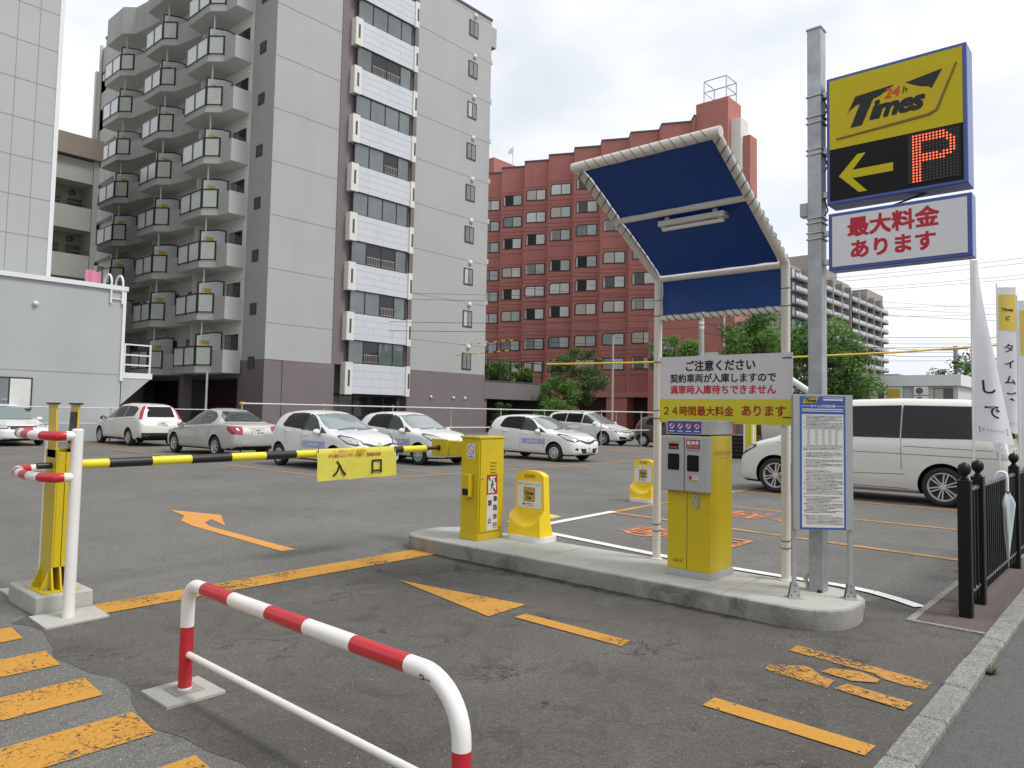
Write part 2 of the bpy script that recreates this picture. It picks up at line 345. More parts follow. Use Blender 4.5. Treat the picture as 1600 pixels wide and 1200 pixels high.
class MB:
    def __init__(s): s.v = []; s.f = []; s.m = []; s.sm = []; s.mats = []
    def mi(s, n):
        if n not in s.mats: s.mats.append(n)
        return s.mats.index(n)
    def add(s, vs, fs, mt, smooth=False, M=None):
        b = len(s.v); i = s.mi(mt)
        s.v += [tuple(M @ Vector(p)) if M is not None else tuple(p) for p in vs]
        for f in fs: s.f.append(tuple(b+k for k in f)); s.m.append(i); s.sm.append(smooth)
        return s
    def poly(s, pts, mt, M=None): return s.add(pts, [tuple(range(len(pts)))], mt, M=M)
    def box(s, a, b, mt, M=None):
        x0, y0, z0 = a; x1, y1, z1 = b
        vs = [(x0,y0,z0),(x1,y0,z0),(x1,y1,z0),(x0,y1,z0),(x0,y0,z1),(x1,y0,z1),(x1,y1,z1),(x0,y1,z1)]
        return s.add(vs, [(3,2,1,0),(4,5,6,7),(0,1,5,4),(1,2,6,5),(2,3,7,6),(3,0,4,7)], mt, M=M)
    def prism(s, poly, z0, z1, mt, M=None, cap=True, mt_side=None):
        """polygon (x, y) counter-clockwise, extruded from z0 to z1"""
        n = len(poly); vs = [(x,y,z0) for x,y in poly]+[(x,y,z1) for x,y in poly]
        s.add(vs, [(i,(i+1)%n,n+(i+1)%n,n+i) for i in range(n)], mt_side or mt, M=M)
        if cap: s.add(vs, [tuple(range(n-1,-1,-1)), tuple(range(n,2*n))], mt, M=M)
        return s
    def tube(s, path, r, mt, n=12, caps=True, closed=False, mts=None, M=None):
        P = [Vector(p) for p in path]; N = len(P); rr = r if isinstance(r, (list, tuple)) else [r]*N
        T = []
        for i in range(N):
            a = P[i]-P[i-1] if (i > 0 or closed) else P[1]-P[0]
            c = P[(i+1)%N]-P[i] if (i < N-1 or closed) else P[-1]-P[-2]
            T.append((a.normalized()+c.normalized()).normalized())
        nrm = T[0].orthogonal().normalized(); rings = []; vs = []
        for i in range(N):
            nrm = (nrm - T[i]*nrm.dot(T[i])).normalized(); bi = T[i].cross(nrm)
            k = 1.0
            if 0 < i < N-1:
                c = (P[i]-P[i-1]).normalized().dot(T[i]); k = 1/max(c, .5)
            vs += [tuple(P[i]+(nrm*math.cos(t)*k+bi*math.sin(t)*k)*rr[i]) for t in [2*math.pi*j/n for j in range(n)]]
        segs = N if closed else N-1
        for i in range(segs):
            fs = []; a = i*n; c = ((i+1)%N)*n
            for j in range(n): fs.append((a+j, a+(j+1)%n, c+(j+1)%n, c+j))
            b = len(s.v)
            s.add([vs[q] for q in range(a, a+n)]+[vs[q] for q in range(c, c+n)], [(j,(j+1)%n,n+(j+1)%n,n+j) for j in range(n)], mts[i] if mts else mt, True, M)
        if caps and not closed:
            s.add(vs[:n], [tuple(range(n-1,-1,-1))], mts[0] if mts else mt, M=M); s.add(vs[-n:], [tuple(range(n))], mts[-1] if mts else mt, M=M)
        return s
    def lathe(s, prof, mt, c=(0,0,0), n=24, M=None, smooth=True, caps=True):
        vs = []; fs = []
        for r, z in prof: vs += [(c[0]+r*math.cos(2*math.pi*j/n), c[1]+r*math.sin(2*math.pi*j/n), c[2]+z) for j in range(n)]
        for i in range(len(prof)-1): fs += [(i*n+j, i*n+(j+1)%n, (i+1)*n+(j+1)%n, (i+1)*n+j) for j in range(n)]
        s.add(vs, fs, mt, smooth, M)
        k = len(prof)-1
        if not caps: return s
        if prof[0][0] > 1e-4: s.add(vs[:n], [tuple(range(n-1,-1,-1))], mt, M=M)
        if prof[-1][0] > 1e-4: s.add(vs[k*n:], [tuple(range(n))], mt, M=M)
        return s
    def loft(s, rows, mt, smooth=True, M=None, closed=False):
        n = len(rows[0]); vs = [p for r in rows for p in r]; fs = []
        for i in range(len(rows)-1):
            for j in range(n if closed else n-1): fs.append((i*n+j, i*n+(j+1)%n, (i+1)*n+(j+1)%n, (i+1)*n+j))
        return s.add(vs, fs, mt, smooth, M)
    def rect(s, M, w, h, mt, z=0.0, cx=0.0, cy=0.0):
        return s.poly([(cx-w/2,cy-h/2,z),(cx+w/2,cy-h/2,z),(cx+w/2,cy+h/2,z),(cx-w/2,cy+h/2,z)], mt, M)
    def ring(s, M, ro, ri, mt, z=0, cx=0, cy=0, n=28):
        vs = []
        for j in range(n): c, q = math.cos(2*math.pi*j/n), math.sin(2*math.pi*j/n); vs += [(cx+ro*c,cy+ro*q,z),(cx+ri*c,cy+ri*q,z)]
        return s.add(vs, [(2*j,2*((j+1)%n),2*((j+1)%n)+1,2*j+1) for j in range(n)], mt, M=M)
    def disc(s, M, r, mt, z=0, cx=0, cy=0, n=24): return s.poly([(cx+r*math.cos(2*math.pi*j/n),cy+r*math.sin(2*math.pi*j/n),z) for j in range(n)], mt, M)
    def text(s, txt, M, size, mt, cx=0, cy=0, z=.0015, xs=1.0, **k):
        e = k.pop('bold', 0.0)*1.05*size        # heavier type: the same glyphs laid over each other a hair apart
        vs, fs = text_geo(txt, **k)
        for i, (ox, oy) in enumerate(((0,0),(-e,-e),(e,e),(-e,e),(e,-e),(0,e),(0,-e),(e,0),(-e,0)) if e else ((0,0),)):
            s.add([(cx+a*size*xs+ox, cy+b*size+oy, z+i*.00012) for a,b,_ in vs], fs, mt, M=M)
        return s
    def stroke(s, pts, w, mt, M, z=0.0):        # a flat polyline stroke
        for (x0,y0),(x1,y1) in zip(pts, pts[1:]):
            d = Vector((x1-x0, y1-y0)); L = d.length or 1e-6; q = Vector((-d.y, d.x))/L*w/2; e = d/L*w*.35
            s.poly([(x0-e.x-q.x,y0-e.y-q.y,z),(x1+e.x-q.x,y1+e.y-q.y,z),(x1+e.x+q.x,y1+e.y+q.y,z),(x0-e.x+q.x,y0-e.y+q.y,z)], mt, M)
        return s
    def build(s, name, parent=None, bevel=0.0, bseg=2, angle=38, loc=None):
        me = bpy.data.meshes.new(name)
        W = WORLD.get(parent.name) if parent else None
        if W is None and loc is not None: W = Matrix.Translation(loc)
        vs = s.v
        if W is not None:
            Wi = W.inverted(); vs = [tuple(Wi @ Vector(p)) for p in vs]
        me.from_pydata(vs, [], s.f)
        for mname in s.mats: me.materials.append(MATS[mname])
        me.polygons.foreach_set('material_index', s.m); me.polygons.foreach_set('use_smooth', s.sm); me.update()
        if any(s.sm):
            bm = bmesh.new(); bm.from_mesh(me); bmesh.ops.remove_doubles(bm, verts=bm.verts, dist=1e-5); bm.to_mesh(me); bm.free()
            me.set_sharp_from_angle(angle=R(angle))
        o = bpy.data.objects.new(name, me); COL.objects.link(o)
        if parent:
            o.parent = parent; WORLD[o.name] = WORLD[parent.name]
        elif W is not None:
            o.matrix_world = W; WORLD[o.name] = W
        else: WORLD[o.name] = Matrix.Identity(4)
        if bevel:
            b = o.modifiers.new('edge_rounding', 'BEVEL'); b.width = bevel; b.segments = bseg; b.limit_method = 'ANGLE'; b.angle_limit = R(50); b.harden_normals = False
        return o

def tag(o, label=None, cat=None, group=None, kind=None):
    if label: o['label'] = label
    if cat: o['category'] = cat
    if group: o['group'] = group
    if kind: o['kind'] = kind
    return o
def thing(name, label, cat, loc=(0,0,0), rotz=0.0, group=None, scale=1.0):
    o = bpy.data.objects.new(name, None); COL.objects.link(o); o.empty_display_size = .2
    M = Matrix.Translation(loc) @ Matrix.Rotation(rotz, 4, 'Z') @ Matrix.Scale(scale, 4); o.matrix_world = M; WORLD[o.name] = M
    return tag(o, label, cat, group)
def struct(mb, name): return tag(mb.build(name), kind='structure')
KIDS = {}
def dup(root, loc, rotz=0.0, label=None, scale=1.0):
    """a copy of a thing with copies of its parts and sub-parts"""
    def kids(o): return [c for c in COL.objects if c.parent == o]
    r = root.copy(); COL.objects.link(r); r.matrix_world = Matrix.Translation(loc) @ Matrix.Rotation(rotz, 4, 'Z') @ Matrix.Scale(scale, 4); WORLD[r.name] = r.matrix_world.copy()
    if label: r['label'] = label
    for ch in kids(root):
        c = ch.copy(); COL.objects.link(c); c.parent = r; WORLD[c.name] = WORLD[r.name]
        for g in kids(ch):
            d = g.copy(); COL.objects.link(d); d.parent = c; WORLD[d.name] = WORLD[r.name]
    return r
def arc(c, r, a0, a1, n, ax, ay):               # points on an arc in the plane of the unit vectors ax, ay
    c = Vector(c); ax = Vector(ax); ay = Vector(ay)
    return [c+ax*r*math.cos(a0+(a1-a0)*i/n)+ay*r*math.sin(a0+(a1-a0)*i/n) for i in range(n+1)]
def rrect(x0, x1, y0, y1, r, n=5):
    p = []
    for cx, cy, a in ((x1-r,y0+r,-90),(x1-r,y1-r,0),(x0+r,y1-r,90),(x0+r,y0+r,180)):
        p += [(cx+r*math.cos(R(a+90*i/n)), cy+r*math.sin(R(a+90*i/n))) for i in range(n+1)]
    return p
# ------------------------------------------------------------------ ground
def sheet(name, poly, z, mt):
    V, _, F, _, _, _ = geometry.delaunay_2d_cdt([Vector(p) for p in poly], [(i, (i+1)%len(poly)) for i in range(len(poly))], [list(range(len(poly)))], 1, 1e-6)
    fs = [tuple(f) if (V[f[1]]-V[f[0]]).cross(V[f[2]]-V[f[0]]) > 0 else tuple(reversed(f)) for f in F]
    return struct(MB().add([(p.x, p.y, z) for p in V], fs, mt), name)
sheet('ground', [(-60,.9),(900,.9),(900,900),(-60,900)], 0.0, 'lot_asphalt')
sheet('road', [(-60,-60),(900,-60),(900,.82),(-60,.82)], -.012, 'road_asphalt')
# driveway of finer, darker asphalt: its edge against the coarse lot wanders
rnd = random.Random(3); edge = []
for i in range(28): edge.append((5.45+(1.6-5.45)*i/27, 5.95+.10*math.sin(i*1.3)+rnd.uniform(-.05,.05)))
for i in range(1, 26): edge.append((1.62+.05*math.sin(i*.9)+rnd.uniform(-.03,.03), 5.95-i*.2))
sheet('driveway', [(1.6,.955),(6.16,.955),(6.16,1.42),(6.9,1.42),(6.9,1.75),(5.45,2.2)]+edge, .002, 'drive_asphalt')
sheet('sidewalk', [(6.2,.955),(120,.955),(120,1.40),(6.2,1.40)], .010, 'walk_paving')
kb = MB()
rk = random.Random(11); x = -2.4
while x < 60:
    L = .60 if x < 12 else 2.4
    j = .004; y0 = .815+rk.uniform(-.004,.004); y1 = .952+rk.uniform(-.003,.003); h = .028+rk.uniform(-.004,.004)
    kb.box((x+j, y0, -.05), (x+L-j, y1, h), 'kerb_stone'); x += L
struct(kb, 'kerb').modifiers.new('worn_edges', 'BEVEL').width = .012
eb = MB(); eb.box((6.155,1.404,-.02),(40,1.455,.016),'kerb_stone'); eb.box((6.155,.955,-.02),(6.197,1.403,.014),'kerb_stone'); struct(eb, 'sidewalk_kerb')

# the raised traffic island with rounded ends
def island_outline(x0, x1, y0, y1, n=14):
    p = []; rx = (x1-x0)/2; cx = (x0+x1)/2; ry = .40; ry2 = .34
    for i in range(n+1):
        a = math.pi+math.pi*i/n; p.append((cx+rx*math.cos(a)*abs(math.cos(a))**-.25 if abs(math.cos(a)) > 1e-6 else cx, y0+ry+ry*math.sin(a)))
    for i in range(n+1):
        a = math.pi*i/n; p.append((cx+rx*math.cos(a)*abs(math.cos(a))**-.25 if abs(math.cos(a)) > 1e-6 else cx, y1-ry2+ry2*math.sin(a)))
    return p
ip = island_outline(5.33, 6.24, 1.66, 6.36)
def inset(p, d):
    cx = sum(a for a, b in p)/len(p); cy = sum(b for a, b in p)/len(p)
    return [(a-math.copysign(min(d, abs(a-cx)), a-cx), b-math.copysign(min(d, abs(b-cy)), b-cy)) for a, b in p]
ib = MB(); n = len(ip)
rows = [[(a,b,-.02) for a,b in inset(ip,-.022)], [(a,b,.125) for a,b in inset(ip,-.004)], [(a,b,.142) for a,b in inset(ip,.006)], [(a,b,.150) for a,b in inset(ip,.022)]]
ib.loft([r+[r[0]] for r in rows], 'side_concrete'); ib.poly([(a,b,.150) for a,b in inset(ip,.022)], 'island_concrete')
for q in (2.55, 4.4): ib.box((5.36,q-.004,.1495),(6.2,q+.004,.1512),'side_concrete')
tag(ib.build('traffic_island', angle=30), 'low concrete island with rounded ends under the ticket machine and yellow gate box', 'traffic island')

# ------------------------------------------------------------------ markings
def marking(name, polys, mt, z=.008):
    b = MB()
    for i, p in enumerate(polys): b.poly([(x, y, z+.0007*i) for x, y in p], mt)
    return struct(b, name)
def line(x0, y0, x1, y1, w):
    d = Vector((x1-x0, y1-y0)).normalized(); q = Vector((-d.y, d.x))*w/2
    return [(x0-q.x,y0-q.y),(x1-q.x,y1-q.y),(x1+q.x,y1+q.y),(x0+q.x,y0+q.y)]
marking('stop_line', [[(2.12,5.71),(5.55,5.71),(5.58,6.07),(2.12,6.01)]], 'orange_paint')
marking('entry_arrow', [[(4.30,5.05),(4.02,3.72),(4.24,3.73),(4.47,3.74)], [(4.27,3.58),(4.14,3.57),(4.12,2.64),(4.26,2.66)]], 'orange_paint')
def px_poly(*pts): return [(p.x, p.y) for p in (gp(*q) for q in pts)]
marking('exit_arrow', [px_poly((1233,1018),(1247,1010),(1456,1069),(1445,1079),(1410,1072),(1378,1062),(1368,1055)), px_poly((1194,1048),(1203,1039),(1263,1043),(1283,1058),(1304,1066),(1292,1077)),
                       px_poly((1283,1051),(1300,1046),(1345,1052),(1374,1064),(1370,1069),(1330,1066)), px_poly((1303,1078),(1324,1071),(1427,1101),(1413,1112))], 'orange_paint_worn')
marking('edge_line', [[(3.74,1.81),(3.60,1.81),(3.58,1.02),(3.72,1.01)]], 'orange_paint')
for i, v in enumerate((5.47, 4.78, 4.13, 3.48, 2.82)):
    marking('crossing_bar', [[(-.4,v),(1.555-.003*i,v),(1.575-.003*i,v+.325),(-.4,v+.325)]], 'orange_paint', .005)
def turn_arrow():
    c = [gp(*p) for p in ((265,797),(345,805),(352,822),(330,812),(320,817),(328,823),(462,859),(440,862),(300,822),(283,814),(288,806))]
    return [(p.x, p.y) for p in c]
marking('turn_arrow', [turn_arrow()], 'orange_fresh', .005)
wl = [line(9.65,6.35,7.3,6.2,.13), line(7.36,6.15,7.02,3.9,.13)]
arc_pts = [(7.02,3.9),(6.98,3.2),(6.98,2.6),(6.99,2.2),(6.93,1.9),(6.80,1.66),(6.66,1.47)]
wl += [line(*a, *b, .115) for a, b in zip(arc_pts, arc_pts[1:])]
marking('white_line', wl, 'white_paint', .009)
st = [line(9.65,6.33,11.05,6.4,.11), line(11.05,6.4,14.2,6.4,.11), line(11.7,6.4,11.75,2.0,.10), line(14.2,6.42,14.2,.5+1.6,.10), line(9.55,6.3,9.2,1.6,.11), line(17.2,6.4,17.2,2.0,.10), line(14.2,6.4,20,6.4,.1)]
marking('stall_lines', st, 'stall_paint', .005)
yl = [line(10.3,12.8,33,12.8,.10)]                       # the row behind: front line and dividers
for q in range(9):
    x0 = 9.6+2.62*q; yl.append(line(x0,12.8,x0,18.6,.10))
yl += [line(5,28,20,28,.1)]+[line(5.5+2.6*q,28,5.5+2.6*q,31.6,.1) for q in range(5)]+[line(9,20.2,20,20.2,.09), line(9,26.2,20,26.2,.09)]
yl += [line(9.7+2.6*q,20.2,9.7+2.6*q,26.2,.09) for q in range(4)]+[line(22,16.6,44,16.6,.1), line(24,10.8,44,10.8,.1)]
marking('far_stall_lines', yl, 'stall_paint', .005)
tb = MB()
for s, x, y in (('専', 8.35, 4.95), ('用', 8.35, 4.05), ('軽', 10.9, 4.80), ('専', 10.9, 3.98)):
    tb.text(s, frame((x, y, .006), (0,-1,0), (1,0,0)), .80, 'stall_text_paint', z=0, bold=.01)
struct(tb, 'stall_lettering')
pm = MB(); pm.poly([(x,y,.006) for x,y in ((7.6,6.75),(8.7,6.9),(8.6,6.55),(7.7,6.42))], 'yellow_paint')
struct(pm, 'yellow_marking')

# grime that has gathered along the foot of the island and in the gutter by the kerb
def stain_mat(name, col, amt):
    m = bpy.data.materials.new(name); m.use_nodes = True; MATS[name] = m; nt = m.node_tree; n = nt.nodes; L = nt.links.new; b = n['Principled BSDF']
    b.inputs['Base Color'].default_value = (*col, 1); b.inputs['Roughness'].default_value = .9
    tc = n.new('ShaderNodeTexCoord'); no = n.new('ShaderNodeTexNoise'); no.inputs['Scale'].default_value = 5; no.inputs['Detail'].default_value = 9; no.inputs['Roughness'].default_value = .7; L(tc.outputs['Object'], no.inputs[0])
    rp = n.new('ShaderNodeValToRGB'); rp.color_ramp.elements[0].position = .40; rp.color_ramp.elements[1].position = .62; rp.color_ramp.elements[0].color = (1-amt,)*3+(1,); rp.color_ramp.elements[1].color = (1, 1, 1, 1); L(no.outputs['Fac'], rp.inputs[0])
    tr = n.new('ShaderNodeBsdfTransparent'); mx = n.new('ShaderNodeMixShader'); L(rp.outputs[0], mx.inputs[0]); L(b.outputs[0], mx.inputs[1]); L(tr.outputs[0], mx.inputs[2]); L(mx.outputs[0], n['Material Output'].inputs['Surface'])
stain_mat('gutter_grime', (.040, .035, .029), .60)
rg = random.Random(9)
def ragged(x0, y0, x1, y1, w, j, n=40):
    d = Vector((x1-x0, y1-y0)); L = d.length; d.normalize(); q = Vector((-d.y, d.x)); A_, B_ = [], []
    for i in range(n+1):
        p = Vector((x0, y0))+d*L*i/n; e = math.sin(math.pi*i/n)**.5
        A_.append(tuple(p+q*(w/2*e+rg.uniform(-j,j)*e))); B_.append(tuple(p-q*(w/2*e+rg.uniform(-j,j)*e)))
    return A_+B_[::-1][1:-1]
for i, (a, w, j) in enumerate(((ragged(5.30,2.0,5.30,6.1,.13,.03,90), 0, 0),)): sheet('gutter_stain', a, .0062+.0004*i, 'gutter_grime')
# ------------------------------------------------------------------ front guard rail (red and white)
def striped_tube(mb, path, r, cuts, n=16):
    """cuts: (length along the path, material) - the band runs up to that length"""
    P = [Vector(p) for p in path]; out = [P[0]]; ms = []; L = 0; k = 0
    for a, b in zip(P, P[1:]):
        d = (b-a).length
        while k < len(cuts)-1 and cuts[k][0] < L+d-1e-6:
            if cuts[k][0] > L+1e-6:
                out.append(a+(b-a)*((cuts[k][0]-L)/d)); ms.append(cuts[k][1])
            k += 1
        out.append(b); ms.append(cuts[k][1]); L += d
    mb.tube(out, r, None, n, True, mts=ms)
W_, R_ = 'white_metal', 'red_metal'
t = thing('guard_rail', 'red and white banded hoop guard rail in the foreground with one round lower crossbar', 'guard rail', (1.85, 3.0, 0))
path = [(1.85,3.868,0.0),(1.85,3.868,.465)]+[(1.85,3.768+.10*math.cos(a),.465+.10*math.sin(a)) for a in [i*math.pi/2/8 for i in range(1, 9)]]
path += [(1.85,2.03,.565)]+[(1.85,2.03-.205*math.sin(a),.36+.205*math.cos(a)) for a in [i*math.pi/2/10 for i in range(1, 11)]]+[(1.85,1.825,0.0)]
fr = MB(); striped_tube(fr, path, .0345, [(.035,W_),(.345,R_),(.70,W_),(.985,R_),(1.32,W_),(1.625,R_),(1.955,W_),(2.285,R_),(2.70,W_),(2.95,R_),(9,W_)], 20)
fro = fr.build('frame', t)
cb = MB(); cb.tube([(1.85,3.86,.205),(1.85,1.83,.190)], .0165, W_, 12, False); cb.build('crossbar', t)
for y in (3.868, 1.825):
    pb = MB(); pb.box((1.69,y-.16,-.01),(1.995,y+.15,.018),'island_concrete'); pb.box((1.775,y-.07,.018),(1.925,y+.08,.024),'side_concrete'); pb.build('footing', t, bevel=.006)
lg = MB(); M = frame((1.8135,1.995,.553),(0,-1,-.12),(-.35,-.05,.93)); lg.disc(M, .012, 'black_text', .0016); lg.disc(M, .006, 'white_text', .0022); lg.rect(M, .026, .006, 'black_text', .0016, .032, 0); lg.build('maker_mark', fro)

# ------------------------------------------------------------------ gate arm rest on the left, with its U-shaped guard
t = thing('arm_rest_post', 'tall yellow steel post with a forked top that catches the gate arm', 'post', (1.98, 6.28, .13))
pb = MB()
U0, U1, V0_, V1_ = 1.885, 2.03, 6.10, 6.34
# a narrow channel: two flanges, a web, and a flared foot
for uu in (U0, U1-.012): pb.box((uu,V0_,.30),(uu+.012,V1_,1.16),'yellow_metal')
pb.box((U0+.012,V1_-.05,.142),(U1-.012,V1_-.038,1.16),'yellow_metal'); pb.box((U0+.014,V0_+.006,.30),(U0+.062,V0_+.02,1.14),'yellow_metal'); pb.box((U0+.066,V0_+.006,.30),(U1-.014,V0_+.02,1.14),'yellow_metal')
for uu in (U0, U0+.055, U1-.012): pb.prism([(V0_-.05,.142),(V1_+.06,.142),(V1_,.30),(V0_,.30)], 0, .012, 'yellow_metal', frame((uu+.012,0,0),(0,-1,0),(0,0,1)) if False else frame((uu,0,0),(0,1,0),(0,0,1)))
pb.prism([(U0-.06,.142),(U0+.01,.142),(U0+.01,.32)], 0, .012, 'yellow_metal', fY(0,V0_+.03,0)); pb.prism([(U0-.06,.142),(U0+.01,.142),(U0+.01,.32)], 0, .012, 'yellow_metal', fY(0,V1_-.02,0))
pb.box((U0-.07,V0_-.06,.130),(U1+.03,V1_+.07,.142),'yellow_metal')
po = pb.build('channel', t, bevel=.003)
for s_, x0 in ((-1, U0), (1, U1-.012)):
    fk = MB(); a = .008*s_
    rows = [[(x0,V0_+.03,1.10),(x0,V1_-.03,1.10)],[(x0,V0_+.03,1.22),(x0,V1_-.03,1.22)],[(x0+a,V0_+.04,1.46),(x0+a,V1_-.04,1.46)],[(x0+a*1.3,V0_+.03,1.50),(x0+a*1.3,V1_-.03,1.50)]]
    fk.loft(rows, 'yellow_metal', False); fk.loft([[(p[0]+.012,p[1],p[2]) for p in r] for r in rows], 'yellow_metal', False)
    for r1, r2 in zip(rows, rows[1:]):
        for k in (0, 1): fk.poly([r1[k],r2[k],(r2[k][0]+.012,r2[k][1],r2[k][2]),(r1[k][0]+.012,r1[k][1],r1[k][2])],'yellow_metal')
    fk.box((x0+a*1.3-.012,V0_+.025,1.495),(x0+a*1.3+.026,V1_-.025,1.508),'car_trim')
    fo = fk.build('prong', t)
    pd = MB(); x1 = x0+(.012 if s_ < 0 else 0)
    pd.loft([[(x1-.004*s_,V0_+.045,1.20),(x1-.004*s_,V1_-.045,1.20)],[(x1+a*.95-.004*s_,V0_+.05,1.44),(x1+a*.95-.004*s_,V1_-.05,1.44)]], 'car_trim', False)
    pd.build('rubber_pad', fo)
bl = MB()
for y in (6.09, 6.38):
    for x in (1.86, 1.97): bl.tube([(x,y,.14),(x,y,.165)], .011, 'steel', 8)
bl.build('anchor_bolt', t)
cbk = MB(); cbk.box((1.765,5.98,-.01),(2.14,6.62,.130),'island_concrete'); tag(cbk.build('concrete_block', bevel=.012), 'square concrete plinth under the forked yellow post', 'concrete block')

t = thing('post_guard', 'white twin post guard with two red and white hoops wrapped round the yellow post', 'guard rail', (1.9, 6.3, 0))
for x_, y in ((1.905,5.76), (2.02,6.70)):
    q = MB(); q.tube([(x_,y,0),(x_,y,1.315),(x_,y,1.325)], [.038,.038,.030], 'white_metal', 18); q.build('post', t)
for z in (1.275, .985):
    hp = MB(); c = (1.62, 6.32, z); pa = [(1.905,5.76,z),(1.86,5.762,z)]
    pa += [(1.80-.125*math.sin(a)+.03*(1-math.cos(a)), 6.23-.468*math.cos(a), z) for a in [i*math.pi/18 for i in range(1, 18)]]+[(1.95,6.698,z),(2.02,6.70,z)]
    striped_tube(hp, pa, .033, [(.075,W_),(.26,R_),(.42,W_),(.58,R_),(.70,W_),(.86,R_),(1.0,W_),(1.14,R_),(9,W_)], 16); hp.build('hoop', t)
for x_, y in ((0,5.76), (.08,6.80)):
    q = MB(); q.prism([(1.71+x_,y-.19),(2.12+x_,y-.15),(2.14+x_,y+.20),(1.72+x_,y+.2)], -.01, .014, 'island_concrete'); q.build('footing', t, bevel=.005)

# ------------------------------------------------------------------ barrier gate: cabinet and arm
t = thing('barrier_gate', 'yellow barrier gate cabinet with its black and yellow arm lowered across the entrance', 'barrier gate', (5.77, 5.5, .15))
cu0, cu1, cv0, cv1 = 5.62, 6.0, 5.38, 5.64
q = MB(); q.box((cu0-.006,cv0-.006,.15),(cu1+.006,cv1+.006,.225),'yellow_metal'); q.build('plinth', t, bevel=.004)
hs = MB(); hs.box((cu0,cv0,.225),(cu1,cv1,1.215),'yellow_metal'); ho = hs.build('housing', t, bevel=.005)
q = MB(); q.box((cu0-.014,cv0-.016,1.215),(cu1+.014,cv1+.014,1.240),'yellow_metal'); q.build('lid', t, bevel=.006)
dr = MB(); dr.box((cu0+.018,cv0-.012,.235),(cu1-.006,cv0-.0005,1.205),'yellow_metal'); do = dr.build('door', t, bevel=.003)
vt = MB(); M = fY(0, cv0-.013, 0)
for k in range(4):
    z = .865+k*.034; cx = 5.835; vt.prism([(cx-.045,z-.006),(cx+.045,z-.006),(cx+.045,z+.008),(cx-.045,z+.008)], 0, .009, 'yellow_metal', M); vt.rect(M, .086, .006, 'black_text', .0012, cx, z-.0085)
vt.build('louvre', do)
q = MB(); q.tube([(5.67,cv0-.012,.80),(5.67,cv0-.024,.80)], .008, 'steel', 10); q.tube([(5.655,cv0-.02,.80),(5.685,cv0-.02,.80)], .004, 'steel', 6); q.build('lock', do)
sg = MB(); M = fY(0, cv0-.0128, 0)
sg.rect(M, .165, .215, 'red_sticker', .0006, 5.815, .725); sg.rect(M, .122, .172, 'white_board', .0012, 5.815, .725)
P = lambda pts: [(5.815+a, .725+b) for a, b in pts]
sg.disc(M, .013, 'green_text', .002, 5.822, .755)
sg.stroke(P([(.004,.018),(-.004,-.018)]), .026, 'green_text', M, .002); sg.stroke(P([(-.004,-.018),(-.026,-.062)]), .012, 'green_text', M, .0021); sg.stroke(P([(0,-.018),(.022,-.042),(.020,-.066)]), .012, 'green_text', M, .0022)
sg.stroke(P([(.004,.014),(.034,-.006)]), .009, 'green_text', M, .0023); sg.stroke(P([(.0,.014),(-.030,-.004)]), .009, 'green_text', M, .0024)
sg.stroke(P([(-.056,.082),(-.030,.050)]), .022, 'red_sticker', M, .0026); sg.stroke(P([(.030,-.05),(.056,-.08)]), .020, 'red_sticker', M, .0026)
sg.stroke(P([(.0,.045),(.05,.075)]), .008, 'black_text', M, .0027); sg.rect(M, .018, .05, 'black_text', .0028, 5.868, .775)
sg.build('pictogram', do)
sg = MB(); sg.rect(M, .165, .375, 'white_board', .0007, 5.822, .435)
for i, c in enumerate('車路歩行'): sg.text(c, M, .066, 'black_text', cx=5.868, cy=.575-.094*i, z=.0016, bold=.02)
for i, c in enumerate('禁止'): sg.text(c, M, .066, 'black_text', cx=5.785, cy=.535-.185*i, z=.0016, bold=.02)
sg.build('notice_plate', do)
sg = MB(); sg.rect(M, .06, .020, 'brown_text', .0008, 5.955, .262); sg.rect(M, .045, .006, 'sign_yellow', .0016, 5.955, .262); sg.build('maker_plate', do)
sg = MB(); M = fX(cu0-.001, 0, 0); c = -5.50
sg.prism(rrect(c-.06,c+.06,1.00,1.16,.01), 0, .0015, 'white_board', M); sg.ring(M, .047, .041, 'black_text', .003, c, 1.095); sg.disc(M, .041, 'paper', .0024, c, 1.095)
sg.stroke([(c-.032,1.127),(c+.032,1.063)], .008, 'red_text', M, .0034); sg.text('接触禁止', M, .022, 'black_text', cx=c, cy=1.022, z=.003); sg.build('warning_sticker', t)
q = MB(); q.box((5.555,5.46,.60),(5.62,5.56,.84),'yellow_metal'); q.box((5.548,5.47,.62),(5.5555,5.55,.69),'black_metal'); q.build('sensor_box', t, bevel=.006)
am = MB(); Y_, B_ = 'yellow_arm', 'car_trim'; AV = 6.2; K = 6.2/5.76
def arm_z(u): return 1.5+(1.072-1.5)*K+(u-1.68*K)*.010
q = MB(); q.box((5.82,5.64,1.00),(5.98,6.30,1.165),'yellow_metal'); q.box((5.805,6.05,.985),(5.82,6.32,1.18),'yellow_metal'); q.tube([(5.80,6.2,arm_z(5.84)),(5.83,6.2,arm_z(5.84))], .034, 'car_trim', 14); q.build('arm_bracket', t, bevel=.004)
bands = [(1.78,2.117,Y_),(2.117,2.421,B_),(2.421,2.726,Y_),(2.726,3.057,B_),(3.057,3.369,Y_),(3.369,3.661,B_),(3.661,4.0,Y_),(4.0,4.3,B_),(4.3,4.6,Y_),(4.6,4.885,B_),(4.885,5.2,Y_)]
bands = [(a*K, b*K, c) for a, b, c in bands]
for a, b, mm in bands: am.tube([(a,AV,arm_z(a)),(b,AV,arm_z(b))], .036 if mm == Y_ else .0378, mm, 20)
am.tube([(5.19*K,AV,arm_z(5.19*K)),(5.225*K,AV,arm_z(5.22*K))], .031, B_, 16); am.tube([(5.22*K,AV,arm_z(5.22*K)),(5.84,AV,arm_z(5.84))], .020, B_, 14)
